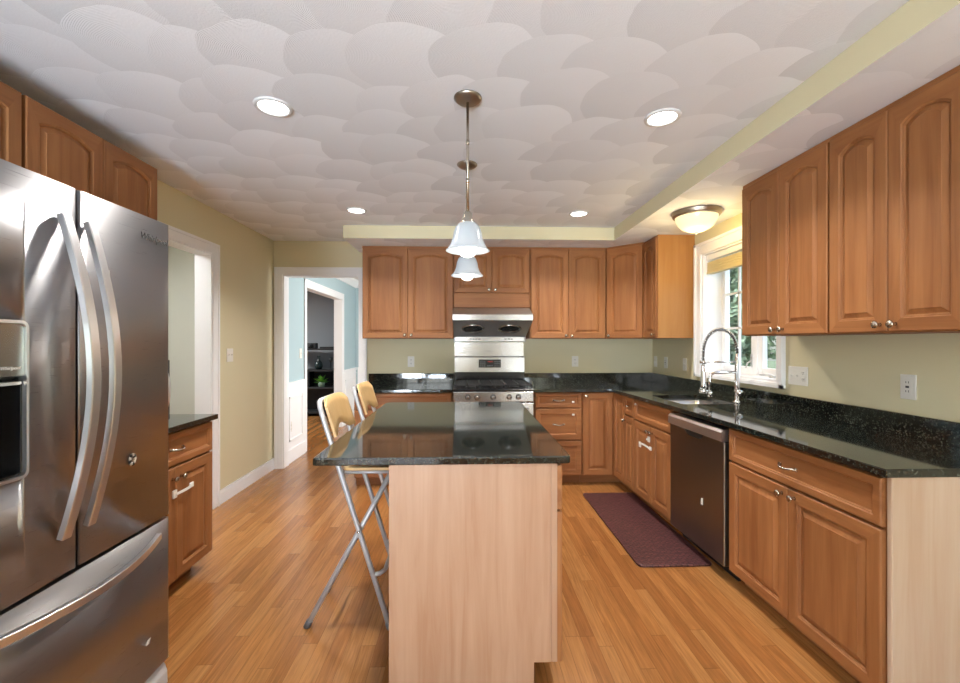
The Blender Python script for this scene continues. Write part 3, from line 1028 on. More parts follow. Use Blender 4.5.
RD = 0.56
S1, S2, S3, S4 = LEAF + 0.002, 0.452, 1.058, 1.662
wn_ = S2 - S1 - 0.002
c = run_cab('base_cabinet', 'very narrow base cabinet of one drawer over one door, between corner and sink', S1, wn_)
c.body(wn_, RD, 0.09, ZT); c.toe(0, wn_, RD)
c.drawer(0.003, wn_ - 0.003, 0.722, 0.876, pull=False, knob=(wn_ * 0.55, 0.80))
c.door(0.003, wn_ - 0.003, 0.098, 0.708, 0, (0.03, 0.665), st=0.045, narrow=True)

wn_ = S3 - S2 - 0.002
c = run_cab('sink_base_cabinet', 'sink base cabinet with two doors held by a white strap', S2, wn_)
# open-topped carcass so that the bowl hangs free inside
b = BM()
box(b, 0, 0.018, 0, RD, 0.09, ZT); box(b, wn_ - 0.018, wn_, 0, RD, 0.09, ZT); box(b, 0, wn_, 0, RD, 0.09, 0.108); box(b, 0, wn_, RD - 0.01, RD, 0.09, ZT)
box(b, 0, wn_, 0, 0.018, 0.09, ZT)
obj('body', b, M_WOOD, c.t); c.toe(0, wn_, RD)
d = c.drawer(0.003, wn_ - 0.003, 0.712, 0.876, pull=False, st=0.035); latch(d, 0.035, 0.125)
d['label'] = 'wide false drawer front below the sink'
hw = wn_ / 2
c.door(0.003, hw, 0.098, 0.698, 0, (hw - 0.03, 0.655)); c.door(hw, wn_ - 0.003, 0.098, 0.698, 0, (hw + 0.03, 0.655))


def place_local(root, o, x, y, z):
    return root.matrix_basis @ Vector((x, y, z))


def strap(name, label, root, x0, x1, z0, z1, sag):
    """white flexible child strap between two pads stuck on neighbouring doors"""
    p = thing(name, label, 'child lock', root.matrix_basis @ Vector((x0, -DT - 0.001, z0)), root.rotation_euler[2])
    b = BM(); box(b, -0.016, 0.016, -0.010, 0.0, -0.022, 0.022, 0.004); obj('pad', b, M_PLATE, p)
    b = BM(); box(b, x1 - x0 - 0.016, x1 - x0 + 0.016, -0.010, 0.0, z1 - z0 - 0.014, z1 - z0 + 0.014, 0.004); obj('pad', b, M_PLATE, p)
    b = BM()
    pts = []
    for k in range(13):
        t = k / 12
        pts.append((t * (x1 - x0), -0.012 - 0.012 * math.sin(PI * t), (z1 - z0) * t + sag * math.sin(PI * t)))
    vs = []
    for x, y, z in pts:
        vs.append([b.verts.new((x, y - 0.002, z - 0.007)), b.verts.new((x, y - 0.002, z + 0.007)), b.verts.new((x, y + 0.002, z + 0.007)), b.verts.new((x, y + 0.002, z - 0.007))])
    for A, B in zip(vs, vs[1:]):
        for k in range(4): b.faces.new((A[k], A[(k + 1) % 4], B[(k + 1) % 4], B[k]))
    b.faces.new(vs[0]); b.faces.new(vs[-1][::-1])
    obj('band', b, M_PLATE, p)
    return p


bpy.context.view_layer.update()
strap('child_safety_strap', 'white plastic child safety strap across the sink cabinet doors', c.t, hw - 0.17, hw + 0.01, 0.525, 0.535, 0.018)
strap('child_safety_latch', 'small white plastic latch hanging below the sink door knobs', c.t, hw - 0.018, hw - 0.017, 0.60, 0.601, 0.0)

# dishwasher
p = on_run(S3 + 0.003, 0.02)
dw = thing('dishwasher', 'stainless steel dishwasher under the counter between sink base and near base cabinet', 'dishwasher', (p[0], p[1], 0), ang)
W_ = S4 - S3 - 0.009
b = BM(); box(b, 0, W_, 0.03, RD, 0.095, 0.86); obj('body', b, M_DARKGAP, dw)
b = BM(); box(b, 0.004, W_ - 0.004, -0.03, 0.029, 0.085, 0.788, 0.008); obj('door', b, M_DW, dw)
b = BM()
prism(b, [(-0.045, 0.792), (-0.045, 0.842), (-0.03, 0.858), (0.029, 0.858), (0.029, 0.792)], 0.004, W_ - 0.004, 'X')
o = obj('control_strip', b, M_HANDLE, dw)
o['label'] = 'bright steel handle strip along the top'
b = BM(); prism(b, [(0.20, 0.788), (0.22, 0.762), (0.24, 0.755), (W_ - 0.24, 0.755), (W_ - 0.22, 0.762), (W_ - 0.20, 0.788)], -0.034, -0.0305, 'Y'); obj('handle_pocket', b, M_DARKGAP, dw)
b = BM(); box(b, 0.01, W_ - 0.01, 0.06, 0.075, 0.0, 0.094); obj('toe_kick', b, M_DARKGAP, dw)
b = BM(); box(b, W_ * 0.63, W_ * 0.66, -0.0325, -0.0305, 0.36, 0.40, 0.0008, 1); obj('sticker', b, M_PLATE, dw)

# near base cabinet
c = Cab('base_cabinet', 'base cabinet at the near right end of the counter, one wide drawer over two doors', 'cabinet', (1.485, 2.345, 0), RZ, GB)
wn_ = 0.885
RDN = XR - 1.485 - 0.003
c.body(wn_, RDN, 0.09, ZT); c.toe(0.0, wn_ + 0.02, RDN)
c.drawer(0.004, wn_ - 0.004, 0.70, 0.872)
hw = wn_ / 2
c.door(0.004, hw, 0.088, 0.688, 0, (hw - 0.037, 0.655)); c.door(hw, wn_ - 0.004, 0.088, 0.688, 0, (hw + 0.037, 0.655))
b = BM(); box(b, wn_ + 0.001, wn_ + 0.02, -0.005, RDN, 0.0905, ZT, 0.002, 1); obj('end_panel', b, M_PANEL2, c.t)['label'] = 'pale maple end panel'

# left base cabinet
XBL = -1.555
c = Cab('base_cabinet', 'base cabinet on the left between fridge and hall opening, under the microwave', 'cabinet', (XBL, 2.005, 0), LZ, GB)
wn_ = 0.672
LD = XBL - XL - 0.003
c.body(wn_, LD, 0.09, ZT); c.toe(0, wn_ - 0.06, LD)
c.drawer(0.004, wn_ - 0.004, 0.70, 0.872)
hw = wn_ / 2
c.door(0.004, hw, 0.088, 0.688, 0, (hw - 0.03, 0.63)); c.door(hw, wn_ - 0.004, 0.088, 0.688, 0, (hw + 0.035, 0.63))
bpy.context.view_layer.update()
strap('child_safety_strap', 'white plastic child safety strap on the left base cabinet doors beside the fridge', c.t, hw - 0.02, hw + 0.12, 0.55, 0.555, 0.003)

# ------------------------------------------------------------------ worktops
b = BM()
CT0, CT1 = 0.884, 0.914
prism(b, [(0.647, 3.995), (1.378, 3.995), (1.443, 2.36), (1.443, 1.425), (XR - 0.002, 1.425), (XR - 0.002, YB - 0.002), (0.647, YB - 0.002)], CT0, CT1, 'Z', 0.004)
ctr = obj('countertop', b, M_GRAN)
tag(ctr, 'L-shaped black granite countertop running from the range round to the near right end', 'countertop', 'black granite worktops')
SX0, SX1, SY0, SY1 = 1.535, 1.93, 2.985, 3.50
cut(ctr, SX0, SX1, SY0, SY1, 0.8, 1.0, 0.03)
b = BM(); box(b, 0.647, XR - 0.024, YB - 0.023, YB - 0.002, CT1 + 0.0003, 1.016, 0.002, 1); box(b, XR - 0.023, XR - 0.002, 1.425, YB - 0.002, CT1 + 0.0003, 1.016, 0.002, 1)
obj('backsplash', b, M_GRAN, ctr)
b = BM(); prism(b, [(-1.035, 3.995), (-0.118, 3.995), (-0.118, YB - 0.002), (-1.035, YB - 0.002)], CT0, CT1, 'Z', 0.004)
o = tag(obj('countertop', b, M_GRAN), 'short black granite countertop left of the range', 'countertop', 'black granite worktops')
b = BM(); box(b, -1.035, -0.118, YB - 0.023, YB - 0.002, CT1 + 0.0003, 1.016, 0.002, 1); obj('backsplash', b, M_GRAN, o)
b = BM(); prism(b, [(XL + 0.004, 1.80), (-1.507, 1.80), (-1.507, 2.684), (XL + 0.026, 2.684), (XL + 0.004, 2.684)], CT0, CT1, 'Z', 0.004)
tag(obj('countertop', b, M_GRAN), 'small black granite countertop on the left between fridge and hall opening', 'countertop', 'black granite worktops')

# sink bowl hung below the cut-out
sk = thing('kitchen_sink', 'undermount stainless steel sink let into the granite below the window', 'sink', ((SX0 + SX1) / 2, (SY0 + SY1) / 2, 0.70))
b = BM()
hx, hy = (SX1 - SX0) / 2 + 0.004, (SY1 - SY0) / 2 + 0.004
bb = bmesh.new()
def rr(hx, hy, r, z, n=6):
    out = []
    for cx, cy, a0 in ((hx - r, hy - r, 0), (-hx + r, hy - r, 90), (-hx + r, -hy + r, 180), (hx - r, -hy + r, 270)):
        for k in range(n + 1):
            a = R(a0 + 90 * k / n)
            out.append((cx + r * math.cos(a), cy + r * math.sin(a), z))
    return out
lps = [rr(hx + 0.018, hy + 0.018, 0.04, 0.1835), rr(hx, hy, 0.035, 0.1835), rr(hx - 0.006, hy - 0.006, 0.04, 0.03), rr(hx - 0.03, hy - 0.03, 0.03, 0.0)]
lps2 = [rr(hx - 0.028, hy - 0.028, 0.03, -0.002), rr(hx - 0.003, hy - 0.003, 0.04, 0.029), rr(hx + 0.003, hy + 0.003, 0.04, 0.1805), rr(hx + 0.018, hy + 0.018, 0.04, 0.1805)]
vl = [[b.verts.new(p) for p in q] for q in lps + lps2]
for i in (0, 1, 2, 4, 5, 6):
    A, B = vl[i], vl[i + 1]
    for k in range(len(A)):
        f = b.faces.new((A[k], A[(k + 1) % len(A)], B[(k + 1) % len(A)], B[k])); f.smooth = True
b.faces.new(vl[3]); b.faces.new(vl[4])
A, B = vl[7], vl[0]
for k in range(len(A)): b.faces.new((A[k], A[(k + 1) % len(A)], B[(k + 1) % len(A)], B[k]))
obj('bowl', b, M_HANDLE, sk)
b = BM(); lathe(b, [(0, 0.003), (0.03, 0.003), (0.045, 0.006), (0.048, 0.0005), (0, 0.0005)], 20); obj('drain', b, M_CHROME, sk)

# faucet
fa = thing('kitchen_faucet', 'tall chrome spring-neck faucet with spray head and pot filler beside the sink', 'faucet', (1.97, 3.045, CT1 + 0.0005))
b = BM(); lathe(b, [(0, 0.0), (0.03, 0.0), (0.03, 0.006), (0.024, 0.012), (0.0165, 0.02), (0.0165, 0.30), (0.0145, 0.31), (0.0145, 0.352), (0, 0.352)], 20); obj('post', b, M_CHROME, fa)
b = BM(); tube(b, [(-0.005, 0, 0.075), (-0.02, -0.066, 0.075)], 0.024, 14); tube(b, [(-0.022, -0.055, 0.085), (-0.04, -0.06, 0.12), (-0.058, -0.062, 0.165)], 0.0065, 8); obj('lever_handle', b, M_CHROME, fa)
arc = []
for k in range(41):
    t = k / 40
    a = PI * t
    x = -0.125 + 0.125 * math.cos(a); z = 0.345 + 0.185 * math.sin(a) ** 0.9 if 0 < t < 1 else 0.345
    arc.append(Vector((x, 0, z)))
arc += [Vector((-0.2505, 0, 0.345 - 0.02 * k)) for k in range(1, 5)]
b = BM(); tube(b, arc, 0.0075, 10); obj('hose', b, M_RUBBER, fa)
coil = []
turns = 34
N = turns * 10
for i in range(N + 1):
    t = i / N * (len(arc) - 1)
    k = min(int(t), len(arc) - 2); q = arc[k].lerp(arc[k + 1], t - k)
    tg = (arc[k + 1] - arc[k]).normalized(); u = Vector((0, 1, 0)); v = tg.cross(u)
    a = 2 * PI * turns * i / N
    coil.append(q + (u * math.cos(a) + v * math.sin(a)) * 0.0125)
b = BM(); tube(b, coil, 0.0024, 6); obj('spring', b, M_CHROME, fa)
b = BM()
tube(b, [(-0.2505, 0, 0.272), (-0.2505, 0, 0.22), (-0.2505, 0, 0.13), (-0.2505, 0, 0.09)], [0.014, 0.018, 0.020, 0.024], 14)
tube(b, [(-0.2505, 0, 0.092), (-0.2505, 0, 0.072)], [0.030, 0.028], 16)
obj('spray_head', b, M_CHROME, fa)
b = BM(); tube(b, [(-0.252, -0.018, 0.14), (-0.258, -0.05, 0.118)], 0.006, 8); obj('spray_trigger', b, M_CHROME, fa)
b = BM(); tube(b, [(0, 0, 0.295), (-0.235, 0, 0.295)], 0.007, 10); tube(b, [(-0.2505, 0, 0.283), (-0.2505, 0, 0.305)], 0.024, 16); obj('holder_arm', b, M_CHROME, fa)
b = BM(); tube(b, [(0, -0.002, 0.22), (-0.18, -0.03, 0.22), (-0.215, -0.038, 0.21), (-0.225, -0.04, 0.18), (-0.225, -0.04, 0.07)], 0.010, 12)
tube(b, [(-0.225, -0.04, 0.085), (-0.225, -0.04, 0.05)], 0.014, 12); obj('pot_filler_spout', b, M_CHROME, fa)

# ------------------------------------------------------------------ island
IX0, IX1, IY0, IY1 = -0.292, 0.362, 1.66, 3.05
isl = thing('kitchen_island', 'kitchen island cabinet with pale maple end panel and drawers on its right side', 'island', (0, 0, 0))
b = BM(); box(b, IX0 + 0.001, 0.334, IY0 + 0.0205, IY1, 0.105, ZT); obj('body', b, M_PANEL, isl)
b = BM()
prism(b, [(IX0, 0.0), (0.268, 0.0), (0.268, 0.108), (0.334, 0.108), (0.334, ZT), (IX0, ZT)], IY0, IY0 + 0.02, 'Y', 0.0015)
obj('end_panel', b, M_PANEL, isl)
b = BM(); box(b, IX0 + 0.005, IX0 + 0.02, IY0 + 0.03, IY1, 0.0, 0.104); box(b, 0.25, 0.268, IY0 + 0.03, IY1, 0.0, 0.104); obj('toe_kick', b, M_WOODH, isl)
b = BM(); box(b, 0.3345, IX1 - 0.003, IY0 + 0.001, IY1, 0.108, ZT, 0.001, 1); obj('face_frame', b, M_PANEL, isl)
nI = 3
wI = (IY1 - IY0 - 0.01) / nI
for k in range(nI):
    y0 = IY0 + 0.006 + k * wI
    # fronts face +x: local x runs along +y
    d = obj('drawer', panel_front(wI - 0.006, 0.17, 0, 0.03, raised=False), [M_WOODH, M_WOODH], isl, (IX1 - 0.002, y0, 0.70), (0, 0, LZ))
    obj('handle', pull_bm(), M_NICKEL, d, (wI / 2, -DT, 0.085))
    d = obj('door', panel_front(wI - 0.006, 0.585, 0), [M_WOOD, M_WOODH], isl, (IX1 - 0.002, y0, 0.105), (0, 0, LZ))
    obj('knob', knob_bm(), M_NICKEL, d, (0.03 if k else wI - 0.04, -DT, 0.54))


def rounded(x0, x1, y0, y1, rads, n=6):
    out = []
    for cx, cy, sx, sy, a0, r in ((x1, y0, -1, 1, 270, rads[1]), (x1, y1, -1, -1, 0, rads[2]), (x0, y1, 1, -1, 90, rads[3]), (x0, y0, 1, 1, 180, rads[0])):
        for k in range(n + 1):
            a = R(a0 + 90 * k / n)
            out.append((cx + sx * r + r * math.cos(a), cy + sy * r + r * math.sin(a)))
    return out


b = BM(); prism(b, rounded(-0.575, 0.408, 1.638, 3.16, (0.012, 0.02, 0.03, 0.06)), CT0, CT1, 'Z', 0.005)
tag(obj('countertop', b, M_GRAN), 'polished black granite island top in the middle of the kitchen', 'countertop', 'black granite worktops')

# ------------------------------------------------------------------ range, hood, steel wall panel
rg = thing('gas_range', 'stainless steel gas range with black cooktop against the back wall', 'range', (-0.1145, 3.99, 0))
RW, RDp = 0.758, YB - 3.99 - 0.012
b = BM(); box(b, 0.0, RW, 0.045, RDp, 0.03, 0.895, 0.003); obj('body', b, M_BLACK, rg)
b = BM(); box(b, 0.0, RW, -0.015, 0.05, 0.795, 0.895, 0.01); obj('control_panel', b, M_STEEL, rg)
for x in (0.14, 0.225, 0.375, 0.525, 0.61):
    k = BM(); lathe(k, [(0, 0), (0.026, 0), (0.026, 0.006), (0.021, 0.01), (0.019, 0.034), (0.015, 0.038), (0, 0.038)], 20, Matrix.Rotation(R(90), 4, 'X'))
    box(k, -0.004, 0.004, -0.046, -0.03, -0.018, 0.018, 0.002)
    obj('knob', k, M_STEEL, rg, (x, -0.015, 0.845))
b = BM(); box(b, 0.003, RW - 0.003, -0.01, 0.044, 0.21, 0.788, 0.006); od = obj('oven_door', b, M_STEEL, rg)
b = BM(); box(b, 0.13, RW - 0.13, -0.0125, -0.0095, 0.36, 0.66, 0.001, 1); obj('oven_window', b, M_BLACK, od)
b = BM(); tube(b, [(0.06, -0.058, 0.735), (RW - 0.06, -0.058, 0.735)], 0.012, 12)
for x in (0.08, RW - 0.08): tube(b, [(x, -0.058, 0.735), (x, -0.009, 0.735)], 0.009, 10)
obj('handle', b, M_HANDLE, od)
b = BM(); box(b, 0.003, RW - 0.003, -0.008, 0.044, 0.04, 0.2, 0.006); obj('drawer', b, M_STEEL, rg)
b = BM()
for x in (0.05, RW - 0.05):
    for y in (0.09, RDp - 0.06): lathe(b, [(0, 0), (0.02, 0), (0.02, 0.035), (0, 0.035)], 12, Matrix.Translation((x, y, 0)))
obj('foot', b, M_RUBBER, rg)
b = BM(); box(b, -0.0, RW, -0.005, RDp - 0.06, 0.8955, 0.918, 0.006); obj('cooktop', b, M_BLACK, rg)
for x, y in ((0.17, 0.15), (0.17, 0.42), (0.379, 0.285), (0.588, 0.15), (0.588, 0.42)):
    b = BM(); lathe(b, [(0.0, 0.0), (0.05, 0.0), (0.05, 0.008), (0.04, 0.012), (0.038, 0.022), (0.02, 0.026), (0, 0.026)], 20, Matrix.Translation((x, y, 0.9185))); obj('burner', b, M_IRON, rg)
for gx in (0.02, 0.262, 0.504):
    b = BM(); gw = 0.234; zt = 0.957
    for (x0, y0, x1, y1) in ((0, 0, gw, 0), (0, 0.52, gw, 0.52), (0, 0, 0, 0.52), (gw, 0, gw, 0.52), (0, 0.26, gw, 0.26), (gw / 2, 0, gw / 2, 0.52), (0, 0.13, gw, 0.13), (0, 0.39, gw, 0.39)):
        box(b, gx + min(x0, x1) - 0.006, gx + max(x0, x1) + 0.006, 0.03 + min(y0, y1) - 0.006, 0.03 + max(y0, y1) + 0.006, zt - 0.014, zt, 0.002, 1)
    for x in (0, gw):
        for y in (0, 0.26, 0.52): box(b, gx + x - 0.006, gx + x + 0.006, 0.03 + y - 0.006, 0.03 + y + 0.006, 0.9185, zt - 0.01)
    obj('grate', b, M_IRON, rg)
b = BM(); box(b, 0.0, RW, RDp - 0.06, RDp, 0.9, 1.04, 0.004); obj('rear_riser', b, M_BLACK, rg)
b = BM(); prism(b, [(RDp - 0.072, 1.035), (RDp - 0.06, 1.19), (RDp - 0.05, 1.2), (RDp, 1.2), (RDp, 1.035)], 0.004, RW - 0.004, 'X'); bg = obj('backguard', b, M_STEEL, rg)
b = BM(); box(b, 0.262, 0.498, RDp - 0.078, RDp - 0.06, 1.083, 1.168, 0.003); dp = obj('display', b, M_BLACK, bg)
b = BM()
for k, x in enumerate((0.358, 0.372, 0.386, 0.400)): box(b, x + 0.002, x + 0.007, RDp - 0.0795, RDp - 0.0775, 1.140, 1.150)
obj('digits', b, M_RED, dp)
b = BM()
for row in range(3):
    for x in (0.275, 0.297, 0.319, 0.43, 0.452, 0.474): box(b, x, x + 0.012, RDp - 0.0795, RDp - 0.0775, 1.097 + row * 0.022, 1.102 + row * 0.022)
for x in (0.352, 0.375, 0.398): box(b, x, x + 0.012, RDp - 0.0795, RDp - 0.0775, 1.10, 1.106)
obj('button_marks', b, M_GREYMARK, dp)

b = BM(); box(b, -0.112, 0.638, YB - 0.008, YB - 0.001, 1.025, 1.352)
tag(obj('wall_panel', b, M_STEEL), 'plain stainless steel splash panel between range and hood', 'wall panel')

hd = thing('range_hood', 'stainless steel range hood with two round fan inlets below the short cabinet', 'range hood', (-0.118, 0, 0))
HW = 0.77
b = BM(); prism(b, [(4.10, 1.562), (4.10, 1.618), (4.33, 1.698), (YB - 0.002, 1.698), (YB - 0.002, 1.36), (4.60, 1.36), (4.60, 1.412)], 0, HW, 'X', 0.002)
hb = obj('body', b, brushed('hood_stainless', (0.5, 0.485, 0.47, 1), 0.42, 'X', aniso=0.3), hd)
b = BM(); box(b, -0.001, HW + 0.001, 4.094, 4.0995, 1.562, 1.618, 0.002, 1); obj('front_band', b, M_STEEL, hd)['label'] = 'bright polished front band'
sl = math.atan2(1.412 - 1.562, 0.5)
for x in (0.2, 0.57):
    mt = Matrix.Translation((x, 4.335, 1.562 + (4.335 - 4.10) * (1.412 - 1.562) / 0.5 - 0.001)) @ Matrix.Rotation(sl, 4, 'X') @ Matrix.Rotation(PI, 4, 'X')
    b = BM(); lathe(b, [(0.118, 0.0), (0.118, 0.008), (0.11, 0.012), (0.098, 0.008), (0.096, 0.002), (0.096, 0.0)], 30, mt); fi = obj('fan_inlet', b, M_STEEL, hd)
    b = BM(); lathe(b, [(0, 0.003), (0.096, 0.003), (0.096, 0.0), (0, 0.0)], 30, mt)
    obj('inlet_screen', b, M_DARKGAP, fi)
    b = BM()
    for q in range(6):
        a = PI * q / 6
        tube(b, [mt @ Vector((0.094 * math.cos(a), 0.094 * math.sin(a), 0.006)), mt @ Vector((-0.094 * math.cos(a), -0.094 * math.sin(a), 0.006))], 0.002, 6)
    for rr_ in (0.035, 0.065):
        pts = [mt @ Vector((rr_ * math.cos(2 * PI * k / 24), rr_ * math.sin(2 * PI * k / 24), 0.006)) for k in range(25)]
        tube(b, pts, 0.002, 6, False)
    obj('inlet_guard', b, M_IRON, fi)
b = BM(); box(b, 0.02, HW - 0.02, 4.592, 4.5995, 1.366, 1.408, 0.001, 1); obj('button_strip', b, M_STEEL, hd)
for x in (0.17, 0.20, 0.23, 0.26, 0.54, 0.58, 0.61):
    b = BM(); box(b, x, x + 0.02, 4.589, 4.5925, 1.382, 1.392, 0.001, 1); obj('button', b, M_DARKGAP, hd)

# ------------------------------------------------------------------ refrigerator
FX = -1.184
FY0, FYS, FY1, FZS, FZT = 0.955, 1.358, 1.764, 0.662, 1.818
fr = thing('refrigerator', 'stainless steel french-door refrigerator with ice dispenser at the left', 'refrigerator', (FX, FY0, 0), LZ)
FW = FY1 - FY0; sm = FYS - FY0
b = BM(); box(b, 0.006, FW - 0.006, 0.085, 0.80, 0.03, 1.79, 0.004); obj('body', b, plain('fridge_side_grey', (0.12, 0.12, 0.125, 1), 0.4, 0.6), fr)


def bowed(w, z0, z1, bow=0.003):
    """door slab whose face swells a little in the middle and rolls back at its long edges"""
    bm = BM(); n = 26
    pf = []
    ts = [0, .002, .005, .009, .015] + [.015 + .97 * q / 18 for q in range(1, 18)] + [.985, .991, .995, .998, 1]
    for t in ts:
        e = min(t, 1 - t) * w
        y = -bow * (1 - (2 * t - 1) ** 2)
        if e < 0.006: y += 0.006 - math.sqrt(max(0, 0.006 ** 2 - (0.006 - e) ** 2))
        pf.append((t * w, y))
    poly = pf + [(w, 0.075), (0, 0.075)]
    A = [bm.verts.new((x, y, z0)) for x, y in poly]; B = [bm.verts.new((x, y, z1)) for x, y in poly]
    m = len(poly)
    bm.faces.new(A[::-1]); bm.faces.new(B)
    for k in range(m):
        f = bm.faces.new((A[k], A[(k + 1) % m], B[(k + 1) % m], B[k]))
        if k < n: f.smooth = True
    return bm


dl_ = obj('door', bowed(sm - 0.004, FZS + 0.004, FZT), M_FRIDGE, fr, (0, 0, 0))
dl_['label'] = 'left door with ice and water dispenser'
cut(dl_, 0.05, 0.239, -0.1, 0.055, 0.995, 1.402, 0.012)
dr_ = obj('door', bowed(FW - sm - 0.004, FZS + 0.004, FZT), M_FRIDGE, fr, (sm + 0.004, 0, 0))
dwr = obj('freezer_drawer', bowed(FW, 0.095, FZS - 0.008), M_FRIDGE, fr)
# dispenser: steel rim, control face, dark recess
b = BM()
ro = rounded(0.043, 0.245, 0.988, 1.409, (0.02,) * 4); ri = rounded(0.051, 0.238, 0.996, 1.401, (0.014,) * 4)
for (A, ya) in (((ro, ri), -0.012),):
    O = [b.verts.new((x, -0.011, z)) for x, z in ro]; I = [b.verts.new((x, -0.011, z)) for x, z in ri]
    O2 = [b.verts.new((x, -0.004, z)) for x, z in ro]; I2 = [b.verts.new((x, 0.01, z)) for x, z in ri]
    m = len(O)
    for k in range(m):
        j = (k + 1) % m
        b.faces.new((O[k], O[j], I[j], I[k])); b.faces.new((O[k], O[j], O2[j], O2[k])); b.faces.new((I[k], I[j], I2[j], I2[k]))
dsp = obj('dispenser', b, M_HANDLE, dl_)
b = BM(); box(b, 0.0515, 0.2375, 0.05, 0.0545, 0.9965, 1.4005); box(b, 0.0515, 0.056, 0.0, 0.05, 0.9965, 1.24); box(b, 0.233, 0.2375, 0.0, 0.05, 0.9965, 1.24); box(b, 0.0515, 0.2375, 0.0, 0.05, 0.9965, 1.003)
obj('dispenser_recess', b, M_BLACK, dl_)
b = BM(); prism(b, [(-0.006, 1.262), (-0.006, 1.40), (0.049, 1.40), (0.049, 1.25), (0.02, 1.25)], 0.052, 0.237, 'X'); obj('control_face', b, brushed('dispenser_face', (0.5, 0.55, 0.55, 1), 0.2, 'X'), dl_)
b = BM(); prism(b, [(0.0, 1.238), (0.0, 1.246), (0.045, 1.2465), (0.045, 1.238)], 0.053, 0.236, 'X'); obj('dispenser_lip', b, M_HANDLE, dl_)
b = BM(); box(b, 0.12, 0.18, 0.028, 0.034, 1.08, 1.19, 0.003); obj('paddle', b, M_BLACK, dl_)
# bowed bar handles


def bar(pts, wv, th):
    """flat bar swept through points; wv is the direction of its width"""
    bm = BM(); wv = Vector(wv); rings = []
    P = [Vector(p) for p in pts]
    for i, p in enumerate(P):
        t = (P[min(i + 1, len(P) - 1)] - P[max(i - 1, 0)]).normalized()
        nn = t.cross(wv).normalized()
        h = wv * 0.5
        c = 0.2
        ring = []
        for a, bq in ((-1, -1 + c), (-1 + c, -1), (1 - c, -1), (1, -1 + c), (1, 1 - c), (1 - c, 1), (-1 + c, 1), (-1, 1 - c)):
            ring.append(bm.verts.new(p + h * a + nn * th * 0.5 * bq))
        rings.append(ring)
    for A, B in zip(rings, rings[1:]):
        for k in range(8):
            bm.faces.new((A[k], A[(k + 1) % 8], B[(k + 1) % 8], B[k]))
    bm.faces.new(rings[0][::-1]); bm.faces.new(rings[-1])
    return bm


def bow_pts(p0, p1, out, n=20):
    p0, p1, out = Vector(p0), Vector(p1), Vector(out)
    return [p0.lerp(p1, k / n) + out * (math.sin(PI * k / n) ** 0.95 if 0 < k < n else 0) for k in range(n + 1)]


obj('handle', bar(bow_pts((1.297 - FY0, -0.014, 0.78), (1.297 - FY0, -0.014, 1.722), (0, -0.085, 0)), (0.031, 0, 0), 0.02), M_HANDLE, dl_)
obj('handle', bar(bow_pts((1.382 - FY0 - sm - 0.004, -0.014, 0.785), (1.382 - FY0 - sm - 0.004, -0.014, 1.722), (0, -0.08, 0)), (0.029, 0, 0), 0.02), M_HANDLE, dr_)
obj('handle', bar(bow_pts((0.085, -0.012, 0.608), (FW - 0.075, -0.012, 0.608), (0, -0.075, 0.0)), (0, 0, 0.025), 0.018), M_HANDLE, dwr)


def text(name, body, size, mat, parent, loc, rot, ext=0.0006):
    cu = bpy.data.curves.new(name, 'FONT'); cu.body = body; cu.size = size; cu.extrude = ext; cu.align_x = 'CENTER'; cu.align_y = 'CENTER'; cu.shear = 0.25
    t = bpy.data.objects.new(name, cu)
    bpy.context.collection.objects.link(t)
    bpy.context.view_layer.update()
    me = bpy.data.meshes.new_from_object(t.evaluated_get(bpy.context.evaluated_depsgraph_get()))
    bpy.data.objects.remove(t)
    o = bpy.data.objects.new(name, me); me.materials.append(mat); C.objects.link(o)
    o.parent = parent; o.location = loc; o.rotation_euler = rot
    return o


text('logo', 'Whirlpool', 0.034, M_SLOT, dr_, (0.315, -0.0035, 1.742), (R(90), 0, 0))
text('logo', 'Whirlpool', 0.012, M_PLATE, dl_, (0.2, -0.0075, 1.283), (R(90), 0, 0))
b = BM(); box(b, 0.13, FW - 0.13, 0.02, 0.10, 0.03, 0.088); obj('base_grille', b, M_DARKGAP, fr)
M_FOOT = plain('pale_grey_plastic', lin(196, 198, 204), 0.45)
for x in (0.012, FW - 0.125):
    b = BM(); prism(b, [(-0.004, 0.0), (-0.002, 0.05), (0.006, 0.075), (0.018, 0.088), (0.09, 0.088), (0.09, 0.0)], x, x + 0.113, 'X', 0.003); obj('leveling_foot', b, M_FOOT, fr)
# small leftovers stuck on the doors
def stick(name, label, cat, pts, y, z, mat, t=0.002):
    b = BM(); prism(b, pts, FX + 0.0035, FX + 0.0035 + t, 'X')
    return tag(obj(name, b, mat, None, (0, y, z)), label, cat)
b = BM()
for k in range(9):
    a = 2 * PI * k / 9
    box(b, 0.0, 0.004, 0.012 * math.cos(a) - 0.006, 0.012 * math.cos(a) + 0.006, 0.016 * math.sin(a) - 0.006, 0.016 * math.sin(a) + 0.006, 0.002, 1, k % 2)
tag(obj('fridge_magnet', b, [M_HANDLE, M_DARKGAP], None, (FX + 0.004, 1.567, 0.935)), 'small flower-shaped silver and black magnet on the right fridge door', 'magnet')
stick('sticker_scrap', 'tiny white sticker scrap high on the right fridge door', 'sticker', [(-0.005, -0.010), (0.005, -0.004), (0.004, 0.01), (-0.004, 0.008)], 1.465, 1.58, M_PLATE)
stick('sticker_scrap', 'tiny white sticker scrap on the freezer drawer front', 'sticker', [(-0.012, -0.008), (0.002, -0.010), (0.012, 0.008), (-0.002, 0.006)], 1.645, 0.235, M_PLATE)

